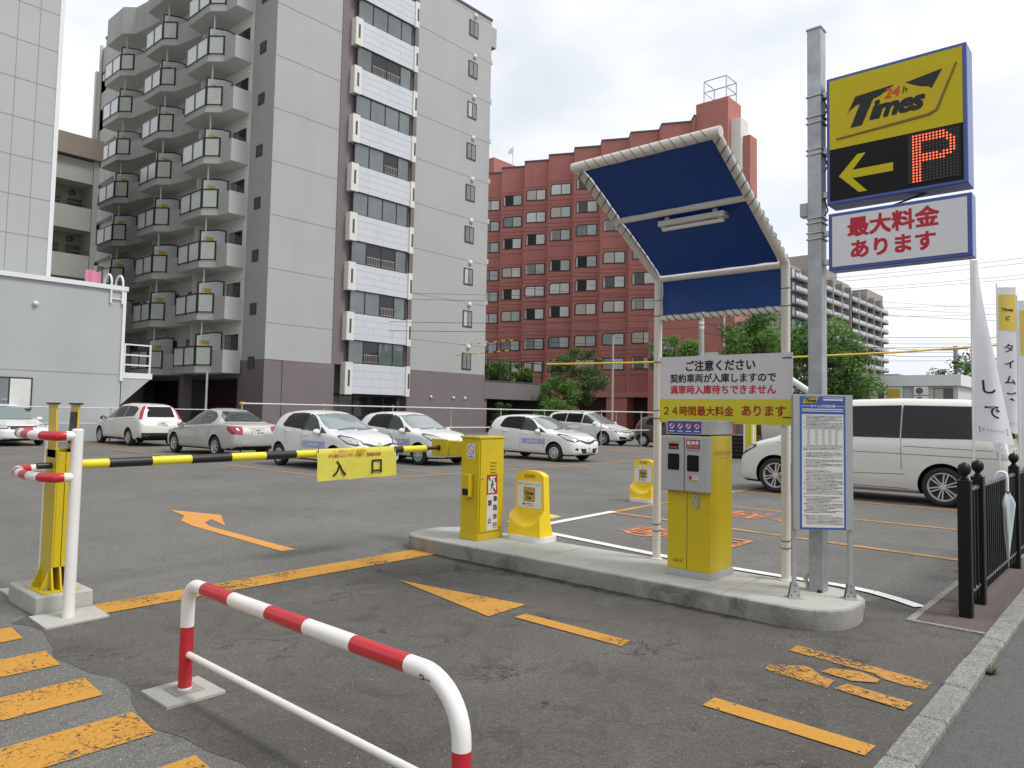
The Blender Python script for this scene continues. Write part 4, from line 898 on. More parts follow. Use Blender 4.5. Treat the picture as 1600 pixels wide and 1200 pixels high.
def car(name, label, cat, loc, rotz, sp, group=None, scale=1.0):
    """x forward from the front axle, y to the left. sp holds the side profile, widths and the outlines of glass and lamps"""
    t = thing(name, label, cat, loc, rotz, group, scale); W = WORLD[t.name]
    xf, xr, wb, hw = sp['xf'], sp['xr'], sp['wb'], sp['hw']
    paint = sp['paint']
    st = sorted(set([round(xf-.0-(xf-xr)*i/44, 4) for i in range(45)]), reverse=True)
    def ring(x, k=1.0, kz=1.0):
        top, belt, low = interp(sp['top'], x), interp(sp['belt'], x), interp(sp['low'], x)
        w, tr = hw*interp(sp['wid'], x), interp(sp['troof'], x); belt = min(belt, top-.035)
        tw = w*tr; h = belt-low
        pts = [(0,low),(.80*w,low),(.955*w,low+.05),(.995*w,low+.28*h),(w,low+.62*h),(.985*w,belt-.03),(.962*w,belt+.012),
               (.962*w+(tw-.962*w)*.56, belt+(top-belt)*.52),(tw,top-.085*min(1,(top-belt)/.3)),(tw*.86,top-.022*min(1,(top-belt)/.2)),(tw*.5,top-.003),(0,top)]
        mz = low+(top-low)*.45
        return [(y*k, mz+(z-mz)*kz) for y, z in pts]
    rows = []
    def full(x, k=1.0, kz=1.0):
        h = ring(x, k, kz); return [(x, y, z) for y, z in h]+[(x, -y, z) for y, z in h[-2:0:-1]]
    rows.append(full(xf+.0, .55, .5) if 0 else [(xf+.012, p[1], p[2]) for p in full(xf, .72, .70)])
    for x in st: rows.append(full(x, .93 if x == st[0] else 1, .92 if x == st[0] else 1) if x in (st[0],) else full(x, .95, .95) if x == st[-1] else full(x))
    rows.append([(xr-.010, p[1], p[2]) for p in full(xr, .75, .75)])
    n = len(rows[0]); vs = [p for r in rows for p in r]; fs = []
    for i in range(len(rows)-1):
        for j in range(n): fs.append((i*n+j, (i+1)*n+j, (i+1)*n+(j+1)%n, i*n+(j+1)%n))
    fs.append(tuple(range(n))); fs.append(tuple((len(rows)-1)*n+j for j in range(n-1,-1,-1)))
    me = bpy.data.meshes.new('body'); me.from_pydata(vs, [], fs); me.update()
    bm = bmesh.new(); bm.from_mesh(me); bmesh.ops.recalc_face_normals(bm, faces=bm.faces); bm.to_mesh(me); bm.free()
    for q in me.polygons: q.use_smooth = True
    o = bpy.data.objects.new('body', me); COL.objects.link(o)
    sb = o.modifiers.new('s', 'SUBSURF'); sb.levels = sb.render_levels = 1
    ra = sp.get('ra', sp['rw']+.055); cut = []
    for ax in (0, -wb):
        for sgn in (1, -1):
            cm = bpy.data.meshes.new('c'); b = bmesh.new(); bmesh.ops.create_cone(b, cap_ends=True, segments=40, radius1=ra, radius2=ra, depth=.60, matrix=Matrix.Translation((ax, sgn*(hw+.02), sp['rw']+.01)) @ Matrix.Rotation(math.pi/2, 4, 'X')); b.to_mesh(cm); b.free()
            co = bpy.data.objects.new('c', cm); COL.objects.link(co); cut.append((co, ax, sgn))
            bo = o.modifiers.new('b', 'BOOLEAN'); bo.operation = 'DIFFERENCE'; bo.object = co; bo.solver = 'EXACT'
    bpy.context.view_layer.update(); dg = bpy.context.evaluated_depsgraph_get()
    nm = bpy.data.meshes.new_from_object(o.evaluated_get(dg)); o.modifiers.clear(); o.data = nm
    for co, _, _ in cut: bpy.data.objects.remove(co)
    nm.materials.clear(); nm.materials.append(MATS[paint]); nm.materials.append(MATS['arch_dark']); nm.materials.append(MATS['car_trim'])
    for p in nm.polygons:
        c = p.center; p.material_index = 0; p.use_smooth = True
        for ax in (0, -wb):
            dd = math.hypot(c.x-ax, c.z-sp['rw']-.01)
            if dd < ra+.001 and (dd < ra-.012 and abs(p.normal.y) > .9 and abs(c.y) < hw-.2 or abs(dd-ra) < .006 and abs(p.normal.y) < .35): p.material_index = 1
        if p.normal.z < -.8 and c.z < interp(sp['low'], c.x)+.05: p.material_index = 1
        if c.z < sp.get('skirt', 0): p.material_index = 2
    nm.set_sharp_from_angle(angle=R(32))
    bv = BVHTree.FromObject(o, bpy.context.evaluated_depsgraph_get()) if False else None
    b = bmesh.new(); b.from_mesh(nm); bv = BVHTree.FromBMesh(b); b.free()
    o.parent = t; WORLD[o.name] = W
    nm.name = 'body'

    def decal(polys, view, name, mt, off=.004, parent=t, step=.05, mts=None):
        """flush panels laid on the body: outline in the side (x,z), front or rear (y,z) view"""
        q = MB()
        for pi, poly in enumerate(polys):
            xs = [a for a, _ in poly]; ys = [c for _, c in poly]
            pts = []; m_ = len(poly)
            for i in range(m_):
                a, c = Vector(poly[i]), Vector(poly[(i+1)%m_]); k = max(1, int((c-a).length/step))
                pts += [tuple(a+(c-a)*s/k) for s in range(k)]
            nb = len(pts); ed = [(i, (i+1)%nb) for i in range(nb)]
            g = step; xx = min(xs)+g*.5
            while xx < max(xs):
                zz = min(ys)+g*.5
                while zz < max(ys): pts.append((xx+.003*math.sin(zz*91), zz)); zz += g
                xx += g
            V, _, F, _, _, _ = geometry.delaunay_2d_cdt([Vector(p) for p in pts], ed, [list(range(nb))], 1, 1e-5)
            out = []
            for v in V:
                if view in ('L', 'R'):
                    sg = 1 if view == 'L' else -1; org = Vector((v.x, sg*3, v.y)); dr = Vector((0,-sg,0))
                elif view[0] == 'D':        # three-quarter view of a corner: (offset from the corner, z); + runs along the side
                    fr_, sg = view[1] == 'F', 1 if view[2] == 'L' else -1
                    dr = Vector((-1 if fr_ else 1, -sg, 0)).normalized(); pp = Vector((-1 if fr_ else 1, sg, 0)).normalized()
                    org = Vector((xf if fr_ else xr, sg*hw, 0))+pp*v.x-dr*2; org.z = v.y
                elif view == 'F': org = Vector((xf+2, v.x, v.y)); dr = Vector((-1,0,0))
                elif view == 'B': org = Vector((xr-2, v.x, v.y)); dr = Vector((1,0,0))
                h, nn, _, _ = bv.ray_cast(org, dr)
                if h is None:
                    h, nn, _, _ = bv.find_nearest(org+dr*((2+.05) if view in 'FB' else 3-hw*.9))
                if nn.dot(dr) > 0: nn = -nn
                out.append(tuple(h+nn*off))
            ff = []; use = sorted({i for f in F for i in f}); ren = {k: i for i, k in enumerate(use)}
            for f in F:
                a, c, e = (Vector(out[i]) for i in f[:3]); nrm = (c-a).cross(e-a)
                f = [ren[i] for i in f]; ff.append(tuple(f) if nrm.dot(-dr) > 0 else tuple(reversed(f)))
            q.add([out[i] for i in use], ff, (mts or [mt]*99)[pi], True)
        q.v = [tuple(W @ Vector(p)) for p in q.v]
        return q.build(name, parent, angle=60)
    def both(polys, name, mt, **k):
        return [decal([p], v, name, mt, **k) for p in polys for v in ('L', 'R')]
    for poly in sp.get('pillars', []): both([poly], 'pillar_trim', 'car_trim', off=.0025)
    # glass
    for poly in sp['side_glass']: both([poly], 'side_window', sp.get('sglass', 'car_glass'))
    for poly in sp.get('rear_glass', []): both([poly], 'side_window', 'privacy_glass')
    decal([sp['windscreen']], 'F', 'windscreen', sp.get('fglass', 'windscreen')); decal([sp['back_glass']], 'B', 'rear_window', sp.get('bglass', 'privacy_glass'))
    for s_ in (1, -1):
        sd_ = 'L' if s_ > 0 else 'R'
        ho = decal([sp['head_d']], 'DF'+sd_, 'headlight', 'lamp_dark', off=.005, step=.04)
        cx_ = sum(a for a, c in sp['head_d'])/len(sp['head_d']); cz_ = sum(c for a, c in sp['head_d'])/len(sp['head_d'])
        decal([[(cx_+(a-cx_)*.80-.01, cz_+(c-cz_)*.66) for a, c in sp['head_d']]], 'DF'+sd_, 'headlight_lens', 'lamp_clear', off=.009, step=.035, parent=ho)
        decal([sp['tail_d']], 'DB'+sd_, 'tail_light', sp.get('tail_mat', 'lamp_red'), off=.006, step=.04)
    for key, nm_, mt in (('grille','grille','car_trim'),('intake','air_intake','car_trim')):
        if sp.get(key): decal(sp[key], 'F', nm_, mt, off=.004)
    if sp.get('chrome_f'): decal(sp['chrome_f'], 'F', 'grille_bar', 'chrome', off=.008)
    if sp.get('chrome_r'): decal(sp['chrome_r'], 'B', 'garnish', 'chrome', off=.008)
    if sp.get('trim_r'): decal(sp['trim_r'], 'B', 'bumper_trim', 'car_trim', off=.005)
    if sp.get('trim_s'): both(sp['trim_s'], 'sill_trim', 'car_trim', off=.004)
    # gaps between doors: thin dark strips
    strips = []
    for pl in sp['gaps']:
        for a, c in zip(pl, pl[1:]):
            d = Vector((c[0]-a[0], c[1]-a[1])).normalized(); e = Vector((-d.y, d.x))*.0045
            strips.append([(a[0]-e.x,a[1]-e.y),(c[0]-e.x,c[1]-e.y),(c[0]+e.x,c[1]+e.y),(a[0]+e.x,a[1]+e.y)])
    for v in 'LR': decal(strips, v, 'door_gap', 'gap_line', off=.0035, step=.12)
    # handles, mirrors, plates
    def hit(x, z, s_):
        h, nn, _, _ = bv.ray_cast(Vector((x, s_*3, z)), Vector((0, -s_, 0))); return h if h is not None else Vector((x, s_*hw, z))
    for x, z in sp['handles']:
        for s_ in (1, -1):
            h = hit(x, z, s_); q = MB(); q.tube([(x-.09,h.y+s_*.004,z),(x-.06,h.y+s_*.03,z),(x+.06,h.y+s_*.03,z),(x+.09,h.y+s_*.004,z)], .014, sp.get('handle_mat', paint), 8, M=W); q.build('door_handle', t)
    mx, mz, mo = sp['mirror']
    for s_ in (1, -1):
        y0 = hit(mx, mz, s_).y; q = MB(); rows_ = []
        for i in range(9):
            a = math.pi*i/8; rr = math.sin(a)*.5+.02*(i in (0, 8))
            rows_.append([(mx+.055*math.cos(a)*1.3, y0+s_*(mo*.62)+.115*rr*1.9*math.cos(k), mz+.085*rr*1.9*math.sin(k)) for k in [2*math.pi*j/12 for j in range(12)]])
        q.loft(rows_, sp.get('mirror_mat', paint), True, W, True); q.box((mx-.045, min(y0-.02*s_, y0+s_*.07), mz-.06),(mx+.03, max(y0-.02*s_, y0+s_*.07), mz-.025),'car_trim', W)
        mo_ = q.build('mirror', t, angle=70)
        q = MB(); q.disc(W @ frame((mx-.073,y0+s_*(mo*.62),mz),(0,-1,0),(0,0,1)), .062, 'chrome', .001); q.build('mirror_glass', mo_)
    def plate(face, z, green=False, tilt=0):
        org = Vector((xf+2, 0, z)) if face == 'F' else Vector((xr-2, 0, z)); h, _, _, _ = bv.ray_cast(org, Vector((-1 if face == 'F' else 1, 0, 0)))
        M = W @ frame((h.x+(.012 if face == 'F' else -.012), sp.get('plate_y', 0) if face == 'F' else 0, z), (0, 1 if face == 'F' else -1, 0), (0, 0, 1))
        q = MB(); q.prism(rrect(-.165,.165,-.0825,.0825,.012,3), -.012, .004, 'plate_white', M)
        q.text(sp.get('plate', '・・ 12-65'), M, .085, 'plate_green', cx=.0, cy=-.025, z=.006, bold=.02); q.rect(M, .13, .028, 'plate_green', .006, .0, .052)
        q.build('number_plate', t)
    plate('F', sp['plate_f']); plate('B', sp['plate_r'])
    # badges, wipers
    if sp.get('badge_f'):
        z = sp['badge_f']; h, nn, _, _ = bv.ray_cast(Vector((xf+2, 0, z)), Vector((-1,0,0))); M = W @ frame((h.x+.014,0,z),(0,1,0),(0,0,1)); q = MB(); q.ring(M, .062, .050, 'chrome', 0); q.ring(M, .034, .026, 'chrome', .001); q.build('badge', t)
    if sp.get('wiper'):
        a, c = sp['wiper']; q = MB()
        for y0, y1 in ((-.55,.0),(.02,.55)):
            P = []
            for f in (0, .5, 1):
                y = y0+(y1-y0)*f; h, nn, _, _ = bv.ray_cast(Vector((xf+2, y, a+(c-a)*f)), Vector((-1,0,0))); P.append(tuple(h+nn*.02))
            q.tube(P, .009, 'car_trim', 6, M=W)
        q.build('wiper', t)
    if sp.get('side_text'):
        (x0,x1,z0,z1), word = sp['side_text']
        for v, s_ in (('L',1),('R',-1)):
            so = decal([[(x0,z0),(x1,z0),(x1,z1),(x0,z1)]], v, 'door_sign', 'door_magnet', off=.005)
            h = hit((x0+x1)/2, (z0+z1)/2, s_); M = W @ frame((h.x, h.y+s_*.022, h.z),(-s_,0,0),(0,0,1)); q = MB(); q.text(word, M, (z1-z0)*.62, 'white_text', z=0, bold=.02, shear=.15); q.build('lettering', so)
    # wheels
    rw, rr_ = sp['rw'], sp.get('rim', .60)
    for ax in (0, -wb):
        for s_ in (1, -1):
            M = W @ frame((ax, s_*(hw-.015), rw), (1,0,0) if s_ < 0 else (-1,0,0), (0,0,1))      # z outwards
            q = MB(); w = .19
            q.lathe([(rw*.60,-w),(rw*.90,-w),(rw*.985,-w+.03),(rw,-w*.6),(rw,-w*.35),(rw*.985,-.025),(rw*.93,-.003),(rw*.80,.002),(rw*(rr_+.06),-.006),(rw*rr_,-.02)], 'tyre', (0,0,0), 36, M, caps=False); q.disc(M, rw*.72, 'rim_dark', -.07, n=24); q.disc(M, rw*.72, 'rim_dark', -.15, n=24)
            wo = q.build('wheel', t, angle=50)
            q = MB(); R0 = rw*rr_
            q.lathe([(R0*1.03,-.016),(R0*1.02,-.004),(R0*.97,-.004),(R0*.92,-.030),(R0*.90,-.06)], 'rim_alloy', (0,0,0), 36, M, caps=False)
            ns, style = sp.get('spokes', 8), sp.get('spoke_style', 'cap')
            if style == 'cap':
                q.lathe([(R0*.94,-.018),(R0*.75,-.008),(R0*.30,.002),(.001,.006)], 'rim_alloy', (0,0,0), 36, M, caps=False)
                for k in range(ns):
                    a = 2*math.pi*k/ns+.2; c_, s2 = math.cos(a), math.sin(a)
                    pts = [(.40*R0,-.022*R0*1.5),(.80*R0,-.085*R0*1.6),(.84*R0,0),(.80*R0,.085*R0*1.6),(.40*R0,.022*R0*1.5)]
                    q.poly([(p*c_-r_*s2, p*s2+r_*c_, .0085-.0125*((p/R0-.3)/.5)) for p, r_ in pts], 'rim_dark', M)
            else:
                q.lathe([(R0*.26,-.016),(R0*.22,-.004),(.001,-.002)], 'rim_alloy', (0,0,0), 18, M)
                for k in range(ns):
                    for off in ((-.085, .085) if style == 'twin' else (0,)):
                        a = 2*math.pi*k/ns+.3; c_, s2 = math.cos(a), math.sin(a); hwid = R0*(.045 if style == 'twin' else .075)
                        pts = [(.15*R0, off*R0*.7-hwid),(.96*R0, off*R0*1.6-hwid),(.96*R0, off*R0*1.6+hwid),(.15*R0, off*R0*.7+hwid)]
                        vv = [(p*c_-r_*s2, p*s2+r_*c_) for p, r_ in pts]; q.prism(vv, -.035, -.010, 'rim_alloy', M)
            for k in range(5):
                a = 2*math.pi*k/5; q.disc(M, .009, 'rim_dark', .0062 if style == 'cap' else -.0015, .05*math.cos(a)*rw/.3, .05*math.sin(a)*rw/.3, 6)
            q.build('rim', wo, angle=40)
    for k, ex in enumerate(sp.get('extra', [])): ex(t, W, decal, bv)
    return t

YARIS = dict(paint='car_white', xf=.79, xr=-3.095, wb=2.51, hw=.845, rw=.295, skirt=.20,
    top=[(.79,.62),(.74,.735),(.62,.815),(.30,.915),(-.10,.985),(-.28,1.02),(-.70,1.235),(-1.02,1.395),(-1.35,1.48),(-1.75,1.51),(-2.25,1.495),(-2.68,1.445),(-2.84,1.37),(-2.98,1.08),(-3.07,.92),(-3.095,.78)],
    belt=[(.79,.56),(.5,.72),(.2,.83),(-.4,.90),(-1.4,.965),(-2.3,1.02),(-2.8,1.04),(-3.095,.82)],
    low=[(.79,.26),(.66,.19),(.3,.17),(-2.7,.20),(-2.95,.24),(-3.095,.34)],
    wid=[(.79,.66),(.72,.80),(.60,.90),(.40,.975),(.1,1),(-2.5,1),(-2.85,.955),(-3.02,.90),(-3.095,.80)],
    troof=[(.79,.80),(.3,.83),(-.28,.81),(-.7,.775),(-1.1,.745),(-1.6,.735),(-2.4,.725),(-2.8,.735),(-2.95,.79),(-3.095,.86)],
    pillars=[[(-1.30,.985),(-1.48,.99),(-1.46,1.405),(-1.28,1.38)], [(-.36,.925),(-.64,.925),(-.64,.99),(-.70,1.09)]],
    side_glass=[[(-1.36,1.00),(-.64,.935),(-.62,.96),(-.95,1.25),(-1.14,1.36),(-1.33,1.41)], [(-.38,.935),(-.585,.940),(-.585,.98),(-.70,1.06)]],
    rear_glass=[[(-1.42,1.005),(-1.40,1.42),(-1.75,1.435),(-2.18,1.41),(-2.30,1.33),(-2.40,1.11),(-2.30,1.06)]],
    windscreen=[(-.68,1.03),(.68,1.03),(.635,1.20),(.56,1.395),(0,1.435),(-.56,1.395),(-.635,1.20)],
    back_glass=[(-.56,1.10),(.56,1.10),(.50,1.36),(-.50,1.36)],
    head_d=[(-.27,.675),(-.05,.640),(.16,.69),(.47,.875),(.39,.905),(.10,.86),(-.17,.77)],
    tail_d=[(-.14,.87),(0,.86),(.17,1.0),(.19,1.07),(.08,1.06),(-.10,1.0)],
    grille=[[(-.46,.685),(-.20,.60),(0,.565),(.20,.60),(.46,.685),(.40,.72),(.20,.675),(.06,.645),(-.06,.645),(-.20,.675),(-.40,.72)]],
    intake=[[(-.46,.46),(-.36,.29),(.36,.29),(.46,.46),(.36,.44),(0,.43),(-.36,.44)], [(-.66,.43),(-.56,.36),(-.52,.42),(-.58,.47)], [(.66,.43),(.58,.47),(.52,.42),(.56,.36)]],
    gaps=[[(-.40,.92),(-.42,.60),(-.40,.27)], [(-1.39,1.38),(-1.42,.97),(-1.44,.27)], [(-2.28,1.10),(-2.20,.80),(-2.03,.58)], [(-.40,.262),(-1.44,.262),(-2.06,.285)]],
    handles=[(-1.22,.875),(-2.10,.935)], mirror=(-.62,.955,.20), plate_f=.40, plate_r=.62, badge_f=.675, wiper=(1.00,1.025), spokes=9,
    side_text=((-1.36,-.36,.545,.72),'LAWSON'), plate='ち 65-19')

def simple(base, **k):
    d = dict(base); d.update(k); return d

HATCH_LABEL = 'small white hatchback with lilac door sign '
h0 = car('hatchback', HATCH_LABEL+'parked behind the gate arm beside the silver sedan', 'car', (11.35, 14.95, 0), -math.pi/2, YARIS, 'white hatchbacks with lilac door signs', .97)
dup(h0, (14.40, 15.35, 0), -math.pi/2, HATCH_LABEL+'half hidden between its twin and the gate cabinet', .97)
dup(h0, (18.85, 14.1, 0), -math.pi/2, HATCH_LABEL+'parked alone in the row beyond the gate cabinet', .96)

VAN = dict(paint='car_pearl', xf=.86, xr=-3.93, wb=2.95, hw=.90, rw=.345, ra=.40, rim=.70, spokes=6, spoke_style='twin',
    top=[(.86,.62),(.80,.80),(.68,.93),(.45,1.03),(.15,1.10),(-.02,1.16),(-.38,1.50),(-.68,1.74),(-.95,1.835),(-1.4,1.885),(-2.2,1.905),(-3.2,1.89),(-3.62,1.84),(-3.76,1.62),(-3.86,1.15),(-3.93,.80)],
    belt=[(.86,.58),(.6,.85),(.2,1.0),(-.3,1.075),(-1.2,1.10),(-3.6,1.12),(-3.85,1.05),(-3.93,.78)],
    low=[(.86,.24),(.75,.17),(.3,.16),(-3.3,.18),(-3.7,.22),(-3.93,.30)],
    wid=[(.86,.70),(.78,.83),(.62,.93),(.35,.985),(.1,1),(-3.4,1),(-3.75,.97),(-3.87,.93),(-3.93,.86)],
    troof=[(.86,.82),(.2,.84),(-.3,.83),(-.7,.77),(-1.2,.745),(-3.3,.735),(-3.7,.75),(-3.93,.9)],
    side_glass=[[(-1.10,1.16),(-.20,1.13),(-.50,1.42),(-.78,1.64),(-1.06,1.715)]],
    rear_glass=[[(-1.30,1.185),(-1.30,1.66),(-1.36,1.74),(-2.27,1.765),(-2.27,1.17),(-1.36,1.17)], [(-2.295,1.17),(-2.295,1.765),(-3.36,1.75),(-3.50,1.70),(-3.58,1.24),(-3.50,1.185)]],
    windscreen=[(-.72,1.20),(.72,1.20),(.66,1.48),(.56,1.72),(0,1.76),(-.56,1.72),(-.66,1.48)], back_glass=[(-.66,1.20),(.66,1.20),(.58,1.70),(-.58,1.70)],
    head_d=[(-.28,.74),(.02,.72),(.30,.90),(.28,.96),(.05,.93),(-.22,.88)],
    tail_d=[(-.08,.86),(.10,.86),(.12,1.3),(-.04,1.3)], tail_mat='lamp_clear',
    grille=[[(-.42,.72),(.42,.72),(.44,.88),(-.44,.88)]], intake=[[(-.5,.28),(.5,.28),(.55,.42),(-.55,.42)]], chrome_f=[[(-.42,.78),(.42,.78),(.42,.81),(-.42,.81)]],
    gaps=[[(-.26,1.12),(-.30,.80),(-.46,.30)], [(-1.16,1.80),(-1.18,1.12),(-1.16,.28)], [(-2.285,1.80),(-2.29,1.12),(-2.30,.62)], [(-.02,1.0),(-.6,.93),(-1.2,.905),(-3.75,.87)], [(-2.32,1.03),(-3.70,1.0)], [(-.44,.275),(-2.4,.275)], [(-1.25,.50),(-2.35,.53)]],
    handles=[(-1.30,1.02),(-1.02,1.0)], handle_mat='chrome', mirror=(-.42,1.12,.24), plate_f=.50, plate_r=.95, wiper=(1.16,1.19), plate='さ 30-21', skirt=.0)
car('minivan', 'large pearl white minivan with dark rear glass parked behind the rules board', 'van', (15.5, 5.80, 0), math.pi/2, VAN)

SEDAN = dict(paint='car_silver', xf=.87, xr=-3.70, wb=2.70, hw=.848, rw=.31, rim=.62, spokes=7, spoke_style='single', skirt=.0,
    top=[(.87,.55),(.80,.66),(.6,.745),(.1,.83),(-.22,.885),(-.55,1.06),(-1.02,1.315),(-1.35,1.43),(-1.75,1.468),(-2.2,1.43),(-2.60,1.29),(-2.95,1.08),(-3.12,1.02),(-3.45,1.0),(-3.62,.95),(-3.70,.78)],
    belt=[(.87,.52),(.5,.70),(.1,.79),(-.5,.86),(-1.5,.91),(-2.6,.96),(-3.1,.985),(-3.45,.965),(-3.70,.76)],
    low=[(.87,.26),(.7,.19),(.3,.17),(-3.2,.20),(-3.5,.24),(-3.70,.34)],
    wid=[(.87,.66),(.78,.80),(.6,.92),(.3,.985),(0,1),(-2.8,1),(-3.3,.965),(-3.6,.90),(-3.70,.80)],
    troof=[(.87,.82),(.2,.84),(-.25,.81),(-.7,.70),(-1.2,.635),(-2.0,.62),(-2.6,.66),(-3.0,.80),(-3.2,.87),(-3.70,.9)],
    side_glass=[[(-1.46,.945),(-.46,.895),(-.80,1.11),(-1.15,1.29),(-1.45,1.365)], [(-1.51,.95),(-1.50,1.37),(-1.85,1.385),(-2.22,1.33),(-2.45,1.20),(-2.50,1.08),(-2.36,.99)]],
    windscreen=[(-.66,.915),(.66,.915),(.60,1.12),(.50,1.36),(0,1.39),(-.50,1.36),(-.60,1.12)], back_glass=[(-.63,1.06),(.63,1.06),(.56,1.22),(.44,1.36),(-.44,1.36),(-.56,1.22)], bglass='car_glass',
    head_d=[(-.26,.60),(.05,.60),(.36,.745),(.32,.775),(0,.735),(-.22,.70)],
    tail_d=[(-.27,.70),(0,.70),(.18,.80),(.22,.92),(.08,.945),(-.19,.925),(-.25,.84)],
    chrome_r=[[(-.25,.855),(.25,.855),(.25,.882),(-.25,.882)]], grille=[[(-.36,.58),(.36,.58),(.38,.70),(-.38,.70)]],
    gaps=[[(-.40,.88),(-.46,.62),(-.36,.27)], [(-1.48,1.37),(-1.50,.93),(-1.52,.27)], [(-2.46,1.05),(-2.44,.90),(-2.24,.62)], [(-.38,.262),(-2.2,.28)], [(.1,.78),(-1.5,.86),(-3.0,.93)]],
    handles=[(-1.30,.83),(-2.25,.87)], mirror=(-.52,.93,.21), plate_f=.42, plate_r=.76, wiper=(.895,.91), plate='・・ 46-50')
car('sedan', 'silver four door sedan seen from behind on the left of the white hatchbacks', 'car', (11.55, 23.9, 0), math.pi/2, SEDAN, None, 1.0)

WAGON = dict(paint='car_pearl', xf=.86, xr=-3.70, wb=2.75, hw=.848, rw=.315, rim=.62, spokes=7, spoke_style='single', skirt=.0,
    top=[(.86,.55),(.78,.68),(.6,.76),(.1,.90),(-.12,.96),(-.60,1.24),(-1.05,1.46),(-1.4,1.555),(-1.9,1.59),(-2.8,1.57),(-3.25,1.52),(-3.42,1.40),(-3.55,1.02),(-3.70,.80)],
    belt=[(.86,.52),(.5,.72),(.1,.84),(-.5,.92),(-1.5,.98),(-3.2,1.04),(-3.55,.98),(-3.70,.76)],
    low=[(.86,.26),(.7,.19),(.3,.17),(-3.2,.20),(-3.5,.28),(-3.70,.36)],
    wid=[(.86,.68),(.78,.82),(.6,.92),(.3,.985),(0,1),(-3.0,1),(-3.4,.975),(-3.6,.93),(-3.70,.86)],
    troof=[(.86,.82),(.2,.84),(-.25,.80),(-.7,.72),(-1.2,.685),(-2.8,.675),(-3.3,.70),(-3.55,.84),(-3.70,.9)],
    side_glass=[[(-1.24,1.02),(-.36,.965),(-.72,1.20),(-1.05,1.385),(-1.23,1.435)]], rear_glass=[[(-1.29,1.02),(-1.29,1.445),(-2.18,1.475),(-2.20,1.06)], [(-2.25,1.06),(-2.23,1.475),(-2.9,1.44),(-3.14,1.36),(-3.10,1.10)]],
    windscreen=[(-.66,1.0),(.66,1.0),(.60,1.22),(.52,1.46),(0,1.49),(-.52,1.46),(-.60,1.22)], back_glass=[(-.50,1.07),(.50,1.07),(.43,1.45),(-.43,1.45)],
    head_d=[(-.25,.62),(.05,.62),(.38,.80),(.34,.835),(0,.77),(-.2,.72)],
    tail_d=[(-.05,.99),(.09,.98),(.115,1.2),(.10,1.47),(0,1.48),(-.01,1.25)],
    chrome_r=[[(-.33,.90),(.33,.90),(.33,.925),(-.33,.925)]], trim_r=[[(-.70,.37),(.70,.37),(.72,.50),(-.72,.50)]], trim_s=[[(-.45,.24),(-2.3,.25),(-2.3,.30),(-.45,.29)]], grille=[[(-.36,.58),(.36,.58),(.38,.70),(-.38,.70)]],
    gaps=[[(-.34,.94),(-.42,.60),(-.36,.27)], [(-1.27,1.44),(-1.28,1.0),(-1.30,.27)], [(-2.22,1.46),(-2.24,1.04),(-2.20,.62)], [(-1.3,.96),(-3.3,1.02)]],
    handles=[(-1.10,.92),(-2.02,.96)], mirror=(-.46,1.0,.21), mirror_mat='car_trim', plate_f=.42, plate_r=.80, wiper=(.965,.98), plate='・・ 71-42')
car('estate_car', 'cream white estate car with tall red tail lights parked by the grey annex wall', 'car', (11.95, 31.3, 0), math.pi/2, WAGON, None, 1.0)
car('sedan', 'white sedan at the left edge of the lot facing the camera', 'car', (8.05, 30.4, 0), -math.pi/2, simple(SEDAN, paint='car_white', plate='ふ 12-65'), None, 1.0)
MPV = simple(WAGON, paint='car_white', intake=[[(-.62,.30),(.62,.30),(.66,.44),(.3,.40),(-.3,.40),(-.66,.44)]], chrome_f=[[(-.34,.62),(.34,.62),(.34,.67),(-.34,.67)]], mirror_mat='car_white', plate='・・ 88-16', trim_r=None)
car('minivan', 'white people carrier behind the farthest hatchback beside the brown car', 'van', (30.4, 20.1, 0), -math.pi/2, MPV, None, 1.03)
car('hatchback', 'dark brown small hatchback partly hidden by the left canopy post', 'car', (31.3, 16.0, 0), -math.pi/2, simple(YARIS, paint='car_brown', side_text=None, spokes=8), None, .98)
TAXI = simple(VAN, paint='car_lime', skirt=.95, plate='・・ 50-33')
car('van', 'lime green van whose roof shows above the white minivan', 'van', (25.5, 3.4, 0), math.pi/2, simple(VAN, paint='car_lime', rear_glass=VAN['rear_glass'], plate='・・ 50-33'), None, 1.05)
# ------------------------------------------------------------------ black street fence, umbrella, flags
FV = 1.14
t = thing('street_fence', 'black metal fence with ball topped posts along the pavement edge', 'fence', (9, FV, 0))
posts = [6.60, 7.15, 9.15, 11.15, 13.15, 15.15, 17.15]
for u in posts:
    q = MB(); q.box((u-.045,FV-.045,-.02),(u+.045,FV+.045,1.03),'black_metal'); q.box((u-.048,FV-.048,1.03),(u+.048,FV+.048,1.045),'black_metal'); po = q.build('post', t, bevel=.006)
    q = MB(); q.lathe([(.030,1.045),(.030,1.06),(.020,1.068),(.020,1.08),(.034,1.092),(.044,1.112),(.047,1.130),(.044,1.150),(.032,1.168),(.014,1.176),(.008,1.182),(.001,1.183)], 'black_metal', (u,FV,0), 20); q.build('ball_finial', po)
for z in (.96, .17):
    q = MB()
    for a, b in zip(posts, posts[1:]): q.tube([(a+.04,FV,z),(b-.04,FV,z)], .021, 'galvanised' if False else 'grey_rail', 12)
    q.build('rail', t)
for a, b in zip(posts, posts[1:]):
    n = max(3, int(round((b-a-.12)/.105))) if b-a > 1 else 3
    for k in range(n):
        u = a+.07+(b-a-.14)*(k+.5)/n; q = MB(); q.box((u-.019,FV-.019,.10),(u+.019,FV+.019,.975),'black_metal'); q.build('baluster', t)
